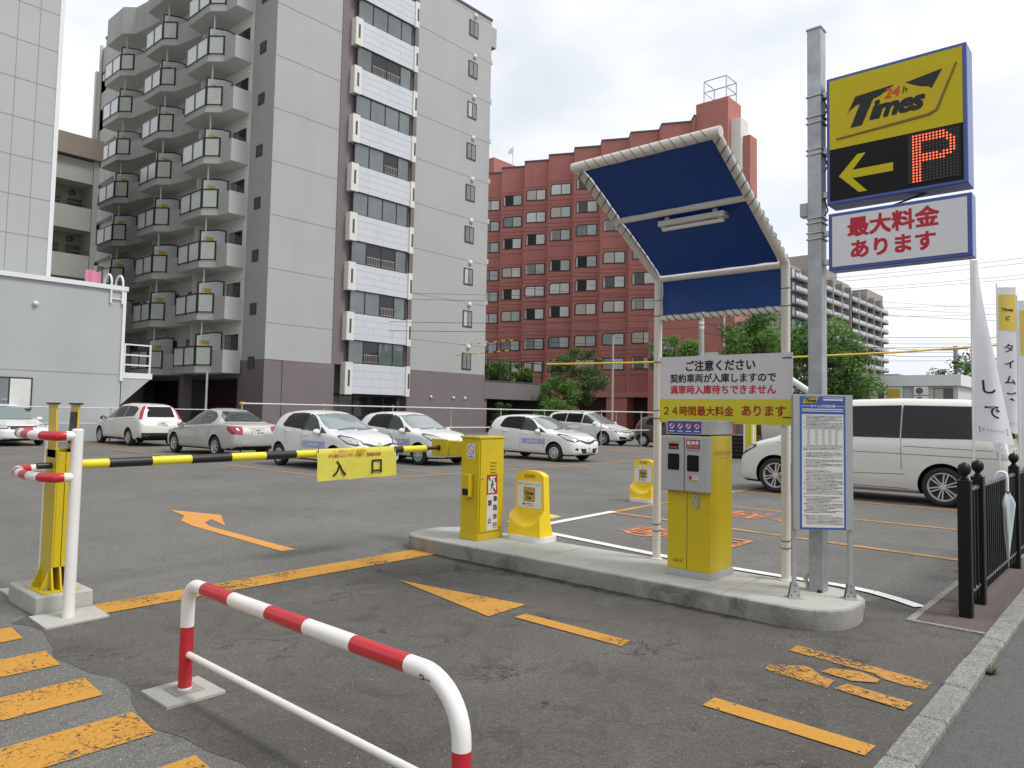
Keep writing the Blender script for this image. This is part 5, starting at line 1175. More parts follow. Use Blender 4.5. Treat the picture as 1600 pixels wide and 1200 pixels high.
# white folded umbrella hooked on the rail
q = MB(); uu, uv = 8.28, FV-.055
hook = [(uu,uv+.085,.93),(uu,uv+.088,.985),(uu,uv+.07,1.02),(uu,uv+.035,1.03),(uu,uv+.008,1.012),(uu,uv,.965),(uu,uv,.83)]
t = thing('umbrella', 'folded clear white umbrella hooked over the rail of the black fence', 'umbrella', (uu, uv, .9))
q.tube(hook, .014, 'umbrella_white', 10); q.build('handle', t)
q = MB(); rows = []
for z, r in ((.84,.018),(.82,.022),(.80,.034),(.74,.050),(.66,.044),(.5,.032),(.34,.017),(.24,.009),(.20,.004)):
    rows.append([(uu+r*(1+.28*math.cos(3*a+z*6))*math.cos(a), uv+r*(1+.28*math.cos(3*a+z*6))*math.sin(a), z) for a in [2*math.pi*k/18 for k in range(18)]])
q.loft(rows, 'umbrella_film', True, None, True); q.build('canopy_cloth', t)
q = MB(); q.tube([(uu,uv,.21),(uu,uv,.155)], .004, 'steel', 6); q.tube([(uu,uv,.85),(uu,uv,.80)], .017, 'car_trim', 10); q.build('ferrule', t)
q = MB(); q.box((9.72,FV-.05,.30),(9.80,FV-.022,1.02),'wood_grey'); q.box((9.72,FV-.052,.62),(9.80,FV-.05,.98),'paper'); tag(q.build('pole_board', loc=(9.76,FV,.3)), 'narrow grey board tied upright to the far part of the black fence', 'board')

def flag(label, base, h, w0, w1, zb, dirv, txt, tsize, topband, bend, ex=1.1):
    """a tall advertising flag: cloth on a slim pole, bellied by the wind"""
    t = thing('banner_flag', label, 'flag', base, 0, 'white advertising flags by the black fence')
    x, y, _ = base; d = Vector((*dirv, 0)).normalized(); nrm = Vector((-d.y, d.x, 0))
    if nrm.x > 0: nrm = -nrm
    q = MB(); q.tube([(x,y,0),(x,y,1.2),(x,y,h+.06)], [.014,.012,.008], 'white_metal', 8); P0 = Vector((x,y,h)); q.tube([P0, P0+d*w0*.95], .005, 'white_metal', 6); q.build('flag_pole', t)
    NZ, NX = 26, 10
    def pt(a, s, off=0):
        z = h-(h-zb)*s; w = w0+(w1-w0)*s**ex; b_ = bend*math.sin(math.pi*min(1, a*1.0))*(.4+.6*s)+.03*math.sin(a*5+s*6)*s
        return Vector((x,y,z-.05*a*s))+d*(w*a)+nrm*(b_+off)
    q = MB(); q.loft([[tuple(pt(j/NX, i/NZ)) for j in range(NX+1)] for i in range(NZ+1)], 'white_cloth', True)
    def lay(vs, fs, s0, a0, size, mt, off=.006):
        q.add([tuple(pt(a0+vx*size/ (w0+(w1-w0)*max(0,s0)**ex), s0-vy*size/(h-zb), off)) for vx, vy, _ in vs], fs, mt)
    if topband:
        s0, s1 = topband; g = 8; q.loft([[tuple(pt(.06+.88*j/g, s0+(s1-s0)*i/g, .004)) for j in range(g+1)] for i in range(g+1)], 'flag_yellow')
        vs, fs = text_geo('Times', bold=.03, shear=.25); lay(vs, fs, s0+(s1-s0)*.42, .5, .12*w0/.45, 'black_text', .008)
        vs, fs = text_geo('C', bold=.03, shear=.25); lay(vs, fs, s0+(s1-s0)*.66, .5, .15*w0/.45, 'black_text', .008)
    for c, s_ in txt:
        vs, fs = text_geo(c, bold=.02); lay(vs, fs, s_, .5, tsize, 'black_text')
    # framed line at the foot
    vs = [(-.62,-.12,0),(.62,-.12,0),(.62,.12,0),(-.62,.12,0)]; w = .03
    fr = [((-.62,-.14),(.62,-.10)),((-.62,.10),(.62,.14)),((-.62,-.14),(-.60,.14)),((.60,-.14),(.62,.14))]
    for (ax,ay),(bx,by) in fr: lay([(ax,ay,0),(bx,ay,0),(bx,by,0),(ax,by,0)], [(0,1,2,3)], .935, .5, w1*.55, 'black_text')
    vs, fs = text_geo('タイムズクラブ'); lay(vs, fs, .935, .48, w1*.085, 'grey_text')
    q.build('cloth', t, angle=180)
    return t
flag('tall white flag furled narrow at the top, on a pole behind the near fence end', (9.2, 1.50, 0), 3.24, .07, .42, 1.30, (.55,-.83), [('し',.70),('で',.835)], .16, None, .04, 1.35)
flag('white flag with a yellow square on top and black katakana below', (11.35, 1.565, 0), 3.25, .22, .27, 1.38, (.45,-.9), [('タ',.42),('イ',.53),('ム',.64),('ズ',.75)], .125, (.05,.30), .05)
flag('white flag with an orange square cut off by the right edge of the picture', (9.9, 1.175, 0), 2.86, .36, .42, 1.0, (.5,-.87), [('タ',.42),('イ',.53),('ム',.64)], .15, (.06,.33), .04)
flag('small far white flag with yellow top between the two tall flags', (24.5, 3.6, 0), 3.05, .65, .65, 1.9, (.45,-.9), [('タ',.40),('イ',.55),('ム',.70),('ズ',.85)], .20, (.05,.28), .03)

# ------------------------------------------------------------------ pipe fences of the lot
def pipe_fence(label, pts, zs, knobs=True, r=.024):
    t = thing('pipe_fence', label, 'fence', (*pts[0], 0))
    for x, y in pts:
        q = MB(); q.tube([(x,y,0),(x,y,zs[0]+.03)], .024, 'galvanised', 8); po = q.build('post', t)
        if knobs:
            for z in zs: q = MB(); q.lathe([(.001,-.055),(.045,-.045),(.052,0),(.045,.045),(.001,.055)], 'knob_yellow', (x,y,z), 8); q.tube([(x-.075,y,z),(x+.075,y,z)], .036, 'knob_yellow', 8); q.build('clamp', po)
    for z in zs:
        q = MB(); q.tube([(x,y-.03,z) for x, y in pts], r, 'white_rail', 8); q.build('rail', t)
    return t
pipe_fence('galvanised pipe fence with yellow clamps running behind the white hatchbacks', [(11.75+3.02*k, 21.55) for k in range(8)], (1.62, .84))
pipe_fence('white pipe fence along the foot of the grey annex wall', [(-2+4.6*k, 32.1) for k in range(5)], (1.36, .74), True, .02)
pipe_fence('short pipe fence with yellow clamps in front of the people carrier', [(27.2,18.6),(29.9,18.2),(32.6,17.9)], (1.62, .78))

# yellow post, red and white hoop, dark bin and chain at the far end of the lot
t = thing('yellow_post', 'square yellow post with white edges at the far end of the lot', 'post', (24.6, 10.6, 0)); q = MB(); q.box((24.45,10.48,0),(24.75,10.78,1.75),'sign_band'); q.build('shaft', t); q = MB(); q.box((24.43,10.46,0),(24.47,10.52,1.76),'white_metal'); q.box((24.43,10.74,0),(24.47,10.80,1.76),'white_metal'); q.build('white_edge', t)
q = MB(); path = [(24.2,11.75,0),(24.2,11.75,.55)]+[(24.2,11.60+.15*math.cos(a),.55+.15*math.sin(a)) for a in [i*math.pi/12 for i in range(1,7)]]+[(24.2,11.45-.0,.70)]+[(24.2,11.3-.15*math.sin(a),.55+.15*math.cos(a)) for a in [i*math.pi/12 for i in range(1,7)]]+[(24.2,11.15,0)]
striped_tube(q, path, .035, [(.1,W_),(.45,R_),(1.25,W_),(1.6,R_),(9,W_)], 10); tag(q.build('guard_rail', loc=(24.2,11.4,0)), 'small far red and white hoop guard beside the dark planter box', 'guard rail')
q = MB(); q.box((25.2,10.95,0),(26.4,12.3,.82),'black_metal'); [q.box((25.18,10.93,.1+.14*k),(26.42,12.32,.16+.14*k),'car_trim') for k in range(5)]; tag(q.build('planter_box', bevel=.02), 'dark slatted planter box at the far end of the lot', 'planter')
q = MB()
for k in range(14):
    a = k/14; b = (k+1)/14; f = lambda s: (24.9+.8*s, 10.4-4.4*s, 1.42-.10*4*s*(1-s)); q.tube([f(a), f(b)], .03, 'sign_band' if k % 2 else 'black_metal', 6)
tag(q.build('barrier_chain', loc=(24.9,10.4,1.4)), 'yellow and black striped chain strung across the far exit', 'chain')
# ------------------------------------------------------------------ grey apartment tower
rb = random.Random(21)
UA, VA, UB, VB = 21.1, 36.5, 38.5, 62.0
ZB, ZT, PI_ = 4.15, 30.4, 3.0
apt = thing('apartment_tower', 'tall grey tiled apartment tower with glass bay balconies and white banded stair bay', 'apartment block', (30, 45, 0))
q = MB()
q.box((UA,VA,ZB),(UB,VB,ZT),'grey_tile'); wall = q.build('wall', apt)
q = MB()
for k in range(9): q.box((UA-.01,VA-.012,ZB+2.0+PI_*k),(UB,VA-.0005,ZB+2.035+PI_*k),'tile_joint')
q.build('tile_joint', wall)
q = MB(); q.box((UA-.06,VA-.06,ZT),(UB+.06,VB+.06,ZT+.16),'coping'); q.box((28,44,ZT+.16),(34,52,ZT+3.2),'grey_tile'); q.build('roof', apt)
q = MB()
q.box((UA,VA+.02,-.05),(UA+1.1,VA+2.8,ZB),'purple_tile'); q.box((UA+1.1,VA-.03,-.05),(25.6,VA+2.6,ZB),'purple_tile'); q.box((31.2,VA-.03,-.05),(UB,VA+2.6,ZB),'purple_tile')
q.box((25.6,VA+.6,-.05),(31.2,VA+2.6,ZB),'purple_tile')
q.box((UA+1.6,VA+2.6,-.05),(UB,VB,ZB-.02),'hotel_dark'); q.box((UA+.05,VA+9.5,-.05),(UA+1.6,VA+10.3,ZB-.1),'purple_tile'); q.box((UA+.02,VA+17.5,-.05),(UA+1.6,VB,ZB-.1),'purple_tile')
q.box((UA,VA+2.8,ZB-1.0),(UA+1.6,VB,ZB-.01),'purple_tile'); base = q.build('ground_floor', apt)
q = MB(); q.box((25.42,VA-.045,ZB),(26.18,VA-.001,ZT-.02),'purple_tile'); q.box((30.95,VA-.045,ZB),(31.42,VA-.001,ZT-.02),'purple_tile'); q.box((26.18,VA-.02,ZB),(30.95,VA-.001,ZT-.02),'purple_tile'); q.build('pilaster', apt)
# white bands and the glazed landings between them
for k in range(9):
    zt = 4.24+PI_*k; zb = 2.44 if k == 0 else zt-1.58
    q = MB(); q.box((26.30,VA-.42,zb),(30.92,VA-.02,zt),'white_band'); bo = q.build('balcony_band', apt)
    q = MB()
    for f in (.25,.52,.77): q.box((26.6,VA-.426,zb+(zt-zb)*f-.012),(30.72,VA-.419,zb+(zt-zb)*f+.012),'band_joint')
    for j, f in enumerate((.0,.25,.52,.77)):
        for u in ([28.1,29.6] if j % 2 else [27.4,28.7,30.0]): q.box((u-.008,VA-.425,zb+(zt-zb)*f+.02),(u+.008,VA-.419,zb+(zt-zb)*min(1,f+.25)-.02),'band_joint')
    q.build('panel_joint', bo)
    for a, b in ((26.05,26.58),(30.72,31.05)):
        q = MB(); q.box((a,VA-.50,zb-.06),(b,VA-.01,zt+.06),'white_post')
        c = (a+b)/2+(.0 if a < 28 else .06); q.box((c-.075,VA-.506,zb+.38*(zt-zb)/1.6),(c+.075,VA-.499,zt-.36*(zt-zb)/1.6),'coping'); q.build('end_post', bo)
    z0, z1 = (zt, zt+PI_-1.58) if k < 8 else (zt, zt+1.3)
    q = MB(); y = VA-.30
    q.box((26.32,y-.03,z0),(30.9,y+.05,z0+.06),'frame_dark'); q.box((26.32,y-.03,z1-.06),(30.9,y+.05,z1),'frame_dark')
    us = [26.36,27.46,28.60,29.72,30.62]
    for u in us+[30.86]: q.box((u-.03,y-.03,z0+.06),(u+.03,y+.05,z1-.06),'frame_dark')
    q.box((26.345,y-.02,z0+.06),(26.40,y+.04,z1-.06),'white_trim'); wo = q.build('window_frame', bo)
    opn = {0: (1,), 1: (2,), 2: (1,2), 3: (), 4: (2,), 5: (), 6: (1,2), 7: (), 8: ()}[k]
    for i, (a, b) in enumerate(zip(us, us[1:]+[])):
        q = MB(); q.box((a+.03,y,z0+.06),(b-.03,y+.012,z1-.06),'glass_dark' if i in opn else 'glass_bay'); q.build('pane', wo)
    if opn:
        q = MB()
        for i in opn:
            a, b = us[i]+.05, us[i+1]-.05; q.box((a,y-.03,z0+.56),(b,y-.012,z0+.59),'curtain'); q.box((a,y-.03,z0+.12),(b,y-.012,z0+.14),'curtain')
            for j in range(8): u = a+(b-a)*(j+.5)/8; q.box((u-.009,y-.028,z0+.14),(u+.009,y-.014,z0+.56),'curtain')
        q.build('railing', wo)
q = MB(); q.box((26.4,VA+.55,0),(30.9,VA+.60,2.3),'glass_dark'); q.box((27.4,VA+.5,0),(27.5,VA+.55,2.3),'frame_dark'); q.box((29.7,VA+.5,0),(29.8,VA+.55,2.3),'frame_dark'); q.box((26.0,VA+.45,2.3),(31.2,VA+.6,2.44),'frame_dark'); q.build('entrance', apt)
# plain window column at the right, each with a round vent hood, and small ones by the left corner
for k in range(9):
    z = 4.42+PI_*k; u0_ = 36.15
    q = MB(); q.box((u0_,VA-.035,z),(u0_+.92,VA+.02,z+1.18),'frame_dark'); w_ = q.build('window', apt)
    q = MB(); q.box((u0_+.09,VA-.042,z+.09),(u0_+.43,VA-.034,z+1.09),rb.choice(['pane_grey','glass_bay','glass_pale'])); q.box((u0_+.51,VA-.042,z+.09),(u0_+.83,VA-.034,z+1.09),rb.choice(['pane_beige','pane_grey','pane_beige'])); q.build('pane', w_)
    q = MB(); q.lathe([(.17,0),(.17,.10),(.10,.17),(.001,.19)], 'white_post', (0,0,0), 14, fY(u0_+.62,VA,z+1.62)); q.build('vent_hood', apt)
    q = MB(); zz = 3.66+PI_*k; q.box((UA-.035,VA+1.05,zz),(UA+.02,VA+1.72,zz+.66),'frame_dark'); w_ = q.build('small_window', apt)
    q = MB(); q.box((UA-.04,VA+1.10,zz+.05),(UA-.034,VA+1.67,zz+.61),'glass_dark'); q.build('pane', w_)
    # edges of the balconies on the far side
    q = MB(); q.box((UB,VA+.25,z-1.1),(UB+.42,VA+2.4,z-.75),'balcony_tile'); q.box((UB+.10,VA+.30,z-.75),(UB+.32,VA+2.3,z+.45),'frame_dark'); q.box((UB+.14,VA+.29,z-.65),(UB+.28,VA+.31,z+.35),'frosted_panel'); q.build('side_balcony', apt)
q = MB(); q.box((UB,VA+.2,ZT-1.75),(UB+.75,VA+3.0,ZT-.25),'grey_tile'); q.build('roof_box', apt)
# wall lamps on the purple ground floor
for u in (33.3, 35.4, 36.5):
    q = MB(); q.lathe([(.10,0),(.11,.05),(.06,.12),(.001,.13)], 'white_post', (0,0,0), 10, fY(u,VA-.03,2.42)); q.build('wall_lamp', apt)
# stepped balconies on the left face: a solid stretch, then a chamfered glass box, one unit after the other
inner = MB(); inner.box((UA-.04,39.0,ZB),(UA-.002,VB-.3,ZT-.02),'cream_wall'); inner.build('inner_wall', apt)
units = [(39.0, 1.1, 4.9, True), (43.9, 2.5, 6.1, False), (50.0, 3.1, 7.0, False), (57.0, 5.0, 5.0, False)]
def unit_outline(v0, sl, ln, first):
    e = v0+ln-.12; g = v0+sl; b0 = 20.0 if first else 20.30
    p = [(UA-.05,v0),(b0,v0),(19.92,g),(19.30,g+.72),(19.30,min(e-.30,g+3.6)),(20.15,e),(UA-.05,e)]
    if sl >= 5: p = [(UA-.05,v0),(20.5,v0),(20.75,e),(UA-.05,e)]
    return p
def slab(q, pl, z0, z1, m1, m2):               # pl runs along +v at the low-u side
    q.prism(pl[::-1], z0, z1, m2, mt_side=m1)
protos = {}
for ui, (v0, sl, ln, first) in enumerate(units):
    pl = unit_outline(v0, sl, ln, first)
    zs = 3.40
    q = MB(); slab(q, pl, zs, zs+.22, 'balcony_tile', 'slab_soffit')
    def wallseg(a, b, z0, z1, th=.13):
        A_, B_ = Vector((*a,0)), Vector((*b,0)); d = (B_-A_); n = Vector((d.y,-d.x,0)).normalized()*th
        # n must point inwards (+u)
        if n.x < 0: n = -n
        if abs(n.x) < 1e-3 and n.y < 0: n = -n
        q.prism([(A_.x,A_.y),(B_.x,B_.y),(B_.x+n.x,B_.y+n.y),(A_.x+n.x,A_.y+n.y)], z0, z1, 'balcony_tile')
    wallseg(pl[0], pl[1], zs+.22, zs+1.28); wallseg(pl[1], pl[2], zs+.22, zs+1.28)
    if len(pl) > 4:
        for a, b in ((2,3),(3,4),(4,5)): wallseg(pl[a], pl[b], zs+.22, zs+.42)
    else: wallseg(pl[2], pl[3], zs+.22, zs+1.28)
    bo = q.build('balcony', apt)
    kids_ = []
    if len(pl) > 4:
        q = MB(); z0, z1 = zs+.44, zs+1.52
        def gl(a, b, n, mt, q=None):
            A_, B_ = Vector((*a,0)), Vector((*b,0)); d = (B_-A_); L = d.length; d.normalize(); nn = Vector((-d.y,d.x,0))
            if nn.x > 0: nn = -nn
            M = frame(A_+nn*.01, -d if False else d, (0,0,1))
            for i in range(n):
                x0, x1 = L*i/n, L*(i+1)/n
                q[1].box((x0+.03,z0+.03,-.02),(x1-.03,z1-.03,.0),mt,M)
                for xx in (x0, x1-.085): q[0].box((xx,z0-.06,-.035),(xx+.085,z1,.03),'frame_dark',M)
                q[0].box((x0,z1-.08,-.036),(x1,z1,.031),'frame_dark',M); q[0].box((x0,z0-.02,-.034),(x1,z0+.03,.029),'frame_dark',M)
        f_, g_ = MB(), MB()
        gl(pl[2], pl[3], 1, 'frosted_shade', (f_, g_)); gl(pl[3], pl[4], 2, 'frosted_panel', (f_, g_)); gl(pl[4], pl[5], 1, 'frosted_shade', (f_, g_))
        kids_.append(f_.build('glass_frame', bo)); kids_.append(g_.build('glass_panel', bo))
    # partition with its notice, window, door and hanging pole
    g = v0+sl
    q = MB()
    if len(pl) > 4:
        fy_ = fY(0,g+1.0,0); q.prism([(19.42,zs+.3),(UA-.1,zs+.3),(UA-.1,zs+2.45),(20.5,zs+2.45),(19.42,zs+2.2)], -.06, 0, 'frame_dark', fy_); q.prism([(19.50,zs+.4),(UA-.18,zs+.4),(UA-.18,zs+2.37),(20.5,zs+2.37),(19.50,zs+2.13)], -.07, .012, 'white_trim', fy_); q.prism([(19.66,zs+1.66),(20.22,zs+1.66),(20.22,zs+1.90),(19.66,zs+1.90)], .012, .02, 'yellow_notice', fy_)
        q.tube([(19.75,g+1.0,zs+.2),(19.75,g+1.0,zs+PI_)], .045, 'white_trim', 8)
        kids_.append(q.build('partition', bo))
    q = MB(); a = v0+.35
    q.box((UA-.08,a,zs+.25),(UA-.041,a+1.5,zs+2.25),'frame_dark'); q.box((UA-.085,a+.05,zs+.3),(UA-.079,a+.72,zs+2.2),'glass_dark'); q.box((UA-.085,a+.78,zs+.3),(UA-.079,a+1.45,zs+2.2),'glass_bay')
    if 5.5 < ln < 8 and ui < 3: q.box((UA-.08,a+2.8,zs+.25),(UA-.041,a+4.6,zs+2.25),'frame_dark'); q.box((UA-.085,a+2.85,zs+.3),(UA-.079,a+4.55,zs+2.2),'glass_dark')
    kids_.append(q.build('window', bo))
    q = MB()
    q.lathe([(.07,0),(.07,.05),(.001,.08)], 'white_post', (0,0,0), 8, fX(UA-.04, v0+.3, zs+2.55))
    kids_.append(q.build('vent', bo)); q = MB(); q.box((UA-.5,v0+ln-1.9,zs+2.1),(UA-.06,v0+ln-1.1,zs+2.6),'cream_wall'); kids_.append(q.build('air_conditioner', bo))
    protos[ui] = (bo, kids_)
    for k in range(1, 8):
        c = bo.copy(); COL.objects.link(c); c.parent = apt; c.location.z += PI_*k
        for kk in kids_:
            if kk.name.startswith('air') and (k*7+ui) % 3 == 0: continue
            d_ = kk.copy(); COL.objects.link(d_); d_.parent = c
# a few things left out to dry or standing behind the panels
for ui, k, mt in ((0,7,'blue_sticker'),(1,4,'pink_cloth'),(2,5,'white_trim'),(1,6,'curtain'),(0,2,'curtain'),(2,3,'purple_tile'),(1,2,'white_trim')):
    v0, sl, ln, first = units[ui]; z = 3.40+3*k; q = MB(); vv = v0+sl+1.5+.3*(k % 3); q.box((19.62,vv,z+.75),(19.66,vv+.9,z+1.75),mt); q.build('laundry', apt)
# columns between the units, roof slabs, end wall, drain pipe
q = MB()
for v0, sl, ln, first in units: q.box((UA-.75,v0+ln-.45,ZB),(UA-.041,v0+ln-.10,27.4),'cream_wall')
q.build('column', apt)
q = MB()
for v0, sl, ln, first in units: slab(q, unit_outline(v0, sl, ln, first), 27.4, 29.3, 'balcony_tile', 'slab_soffit')
q.build('roof_slab', apt)
q = MB(); q.box((20.75,61.55,ZB-1.5),(UA,62.0,29.4),'grey_tile'); q.tube([(20.62,61.5,0),(20.62,61.5,29.5)], .12, 'white_post', 8); q.build('end_wall', apt)
q = MB(); q.box((UA-1.1,43.6,-.05),(UA-.6,44.1,3.4),'purple_tile'); q.build('ground_post', apt)
q = MB(); q.tube([(19.75,40.2,0),(19.75,40.2,3.4)], .06, 'white_trim', 8); q.build('drain_pipe', apt)
q = MB(); q.box((UA-.9,52,-.05),(UA,61,3.4),'purple_tile'); q.build('ground_wall', apt)
# low purple wing on the right with planting on its roof
wg = thing('garage_wing', 'low purple garage wing with a dark opening beside the grey tower', 'garage', (42, 37, 0))
q = MB(); q.box((UB+.02,VA-.03,2.45),(46.3,44,3.72),'purple_tile'); q.box((UB+.02,VA+.1,-.05),(UB+.4,44,2.45),'purple_tile'); q.box((45.9,VA+.0,-.05),(46.3,44,2.45),'purple_tile'); q.box((UB+.4,VA+4,-.05),(45.9,44,2.45),'hotel_dark'); q.build('wall', wg)
q = MB(); q.box((UB+.0,VA-.06,3.72),(46.35,VA+.3,3.80),'coping')
for k in range(7): u = UB+.4+k*1.25; q.box((u-.04,VA-.0,3.8),(u+.04,VA+.08,5.4),'frame_dark')
q.box((UB+.4,VA+.02,5.3),(46,VA+.06,5.38),'frame_dark'); q.build('roof_rail', wg)

# ------------------------------------------------------------------ tall panelled block and its low annex on the left
tw = thing('panel_tower', 'pale grey panelled block towering at the left edge', 'building', (4, 40, 0))
q = MB(); q.box((-14,36,0),(10.45,58,48),'panel_grey'); wo = q.build('wall', tw)
q = MB()
for k in range(26):
    z = 6.95+1.66*k
    q.box((-14,35.994,z-.013),(10.45,35.9995,z+.013),'panel_joint')
for k in range(24):
    u = 10.45-.06-.80*k; q.box((u-.010,35.993,0),(u+.010,35.9993,48),'panel_joint')
q.build('panel_joint', wo)
q = MB(); q.box((10.33,35.97,0),(10.50,36.3,48),'white_trim'); q.build('corner_trim', tw)
an = thing('annex', 'low grey annex with a white parapet and a roof ladder behind the estate car', 'building', (4, 33, 0))
VL_ = 32.6
q = MB(); q.box((-22,VL_,-.05),(12.3,35.9,6.28),'annex_wall'); q.box((-22,VL_-.01,2.75),(12.3,VL_-.0005,2.775),'tile_joint'); wo = q.build('wall', an)
q = MB(); q.box((-22.1,VL_-.10,6.28),(12.42,VL_+.35,6.46),'white_trim'); q.box((12.24,VL_-.06,2.5),(12.36,VL_+.02,6.28),'white_trim'); q.build('coping', an)
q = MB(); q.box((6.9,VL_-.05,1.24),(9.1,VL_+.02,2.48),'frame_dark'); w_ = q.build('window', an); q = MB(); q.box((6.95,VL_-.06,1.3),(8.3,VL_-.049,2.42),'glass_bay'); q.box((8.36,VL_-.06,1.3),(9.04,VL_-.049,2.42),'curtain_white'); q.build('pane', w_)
q = MB(); q.lathe([(.10,0),(.10,.08),(.05,.14),(.001,.15)], 'white_post', (0,0,0), 10, fY(9.05,VL_,5.35)); q.build('wall_lamp', an)
q = MB()
for u in (11.75, 12.2):
    q.tube([(u,VL_-.05,5.7),(u,VL_-.05,6.55)]+[(u,VL_+.35+.40*math.cos(a)*-1,6.55+.40*math.sin(a)) for a in [i*math.pi/10 for i in range(1,11)]]+[(u,VL_+.75,6.2)], .045, 'white_trim', 8)
for z in (5.9, 6.25): q.tube([(11.75,VL_-.05,z),(12.2,VL_-.05,z)], .025, 'white_trim', 6)
q.build('ladder', an)
q = MB(); q.box((12.36,VL_+.05,2.62),(13.6,34.6,2.86),'white_trim')
for u in (12.45, 13.5): q.box((u-.03,VL_+.08,2.86),(u+.03,VL_+.14,4.1),'white_trim')
for z in (3.2, 3.62, 4.06): q.box((12.42,VL_+.09,z-.03),(13.53,VL_+.13,z+.03),'white_trim')
q.prism([(12.36,2.6),(12.36,1.5),(13.5,2.6)], 0, -1.2, 'annex_wall', fY(0,VL_+.06,0)); q.build('landing', an)
q = MB(); q.loft([[(11.15+.12*j, VL_+1.2+.05*math.sin(j*2), 6.3+.42*i+.04*math.sin(j)) for j in range(6)] for i in range(3)], 'pink_cloth'); tag(q.build('bedding', loc=(11.4,33.8,6.4)), 'pink bedding airing behind the annex parapet', 'bedding')
# beige gallery block between the tower and the apartment
bb = thing('gallery_block', 'beige block with open access galleries between the panelled block and the grey tower', 'building', (14, 52, 0))
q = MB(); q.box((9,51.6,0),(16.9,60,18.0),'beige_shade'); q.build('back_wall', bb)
for k in range(6):
    z = .35+2.98*k; q = MB(); q.box((9,50,z),(16.88,51.6,z+1.42),'beige_wall'); q.box((9,50.03,z+1.62),(16.88,50.07,z+1.68),'frame_dark'); q.build('gallery', bb)
    q = MB()
    for u in (14.6, 15.8): q.box((u,51.52,z+.2),(u+.75,51.61,z+2.25),'frame_dark'); q.lathe([(.2,0),(.2,.1),(.001,.12)], 'frame_dark', (0,0,0), 10, fY(u+.2,51.6,z+2.62))
    q.build('door', bb)
q = MB(); q.box((16.65,49.9,0),(16.95,51.6,17.0),'beige_wall'); q.build('end_wall', bb)
q = MB(); q.box((8.9,49.6,16.75),(17.05,60,18.05),'brown_coping'); q.build('roof', bb)

# ------------------------------------------------------------------ red hotel with a saw-tooth facade
ht = thing('red_building', 'big dark red building with a saw-tooth facade of small windows behind the canopy', 'building', (70, 46, 0))
HU, HT = 64.0, 30.6
rows_z = [6.1, 8.7, 12.15, 14.75, 17.35, 20.8, 23.4, 26.0]
q = MB(); outline = []; nb = 11; pitch = 3.6; vfirst = 33.3
for k in range(nb):
    v = vfirst+pitch*k; outline += [(HU+.95, v), (HU-.05, v+.62), (HU-.05+.0, v+.66)]
# each tooth: a broad face turned a little towards the street and a narrow return
P_ = []
for k in range(nb):
    v = vfirst+pitch*k; P_ += [(HU, v), (HU+1.25, v+1.02)]
P_.append((HU, vfirst+pitch*nb))
full = P_+[(HU+6, vfirst+pitch*nb), (HU+6, vfirst)]
q.prism(full[::-1], 3.6, HT, 'hotel_red'); hw_ = q
q = MB(); q.prism([(x+(0 if x > HU+5 else -.08), y) for x, y in full][::-1], HT, HT+.18, 'coping'); q.build('coping', ht)
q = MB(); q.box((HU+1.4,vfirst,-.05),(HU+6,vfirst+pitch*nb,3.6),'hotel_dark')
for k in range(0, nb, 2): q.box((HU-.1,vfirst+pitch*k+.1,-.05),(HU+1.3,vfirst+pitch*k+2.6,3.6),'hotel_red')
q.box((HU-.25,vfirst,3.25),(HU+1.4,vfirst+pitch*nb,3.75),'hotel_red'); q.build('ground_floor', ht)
q = hw_
for k in range(nb):
    v = vfirst+pitch*k; A_ = Vector((HU+1.25, v+1.02, 0)); B_ = Vector((HU, v+pitch, 0)); d = (A_-B_); L = d.length; M = frame(B_, d, (0,0,1))
    for z in rows_z:
        for dz in (-.55, 1.62): q.box((0,z+dz-.03,-.01),(L,z+dz+.03,.02),'hotel_line',M)
wall = q.build('wall', ht)
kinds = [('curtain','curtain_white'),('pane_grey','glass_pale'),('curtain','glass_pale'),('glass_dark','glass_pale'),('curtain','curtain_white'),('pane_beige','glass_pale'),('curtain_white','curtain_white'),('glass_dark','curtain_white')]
fm_cache = {}
for k in range(nb):
    v = vfirst+pitch*k; A_ = Vector((HU+1.25, v+1.02, 0)); B_ = Vector((HU, v+pitch, 0)); d = (A_-B_); L = d.length
    if k < 2 or k > 10: pass
    for z in rows_z:
        M = frame(Vector((B_.x,B_.y,z)), d, (0,0,1)); kd = rb.choice(kinds)
        x0, x1, h = .22, 2.62, 1.32
        q = MB(); q.prism([(x0,-.02),(x1,-.02),(x1,h),(x0+.22,h),(x0,h-.24)], -.05, .03, 'frame_dark', M); w_ = q.build('window', ht)
        s_ = x0+.10+(x1-x0-.18)*.52
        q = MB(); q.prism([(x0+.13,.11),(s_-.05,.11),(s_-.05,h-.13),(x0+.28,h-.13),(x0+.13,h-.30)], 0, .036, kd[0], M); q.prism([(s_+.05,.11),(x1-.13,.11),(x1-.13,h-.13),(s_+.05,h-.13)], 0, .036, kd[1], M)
        if kd[0] in ('glass_dark', 'pane_beige'): q.prism([(x0+.09,.07),(x0+.30,.07),(x0+.26,h-.12),(x0+.09,h-.28)], .001, .040, 'curtain', M)
        q.build('pane', w_)
q = MB(); q.box((HU+.3,vfirst-3.3,0),(HU+3.2,vfirst-.01,HT+1.2),'hotel_red'); q.build('roof_house', ht)
q = MB(); q.box((HU+.9,vfirst-4.3,0),(HU+2.6,vfirst-3.31,HT-.9),'white_post'); q.build('stair_tower', ht)
q = MB(); q.box((HU+1.4,vfirst-5.0,0),(HU+3.0,vfirst-4.31,HT-2.6),'hotel_red'); q.build('roof_house', ht)
q = MB(); q.box((HU+1,62.4-1.6,HT+.1),(HU+5,62.4+2,HT+2.2),'hotel_red'); q.build('roof_house', ht)
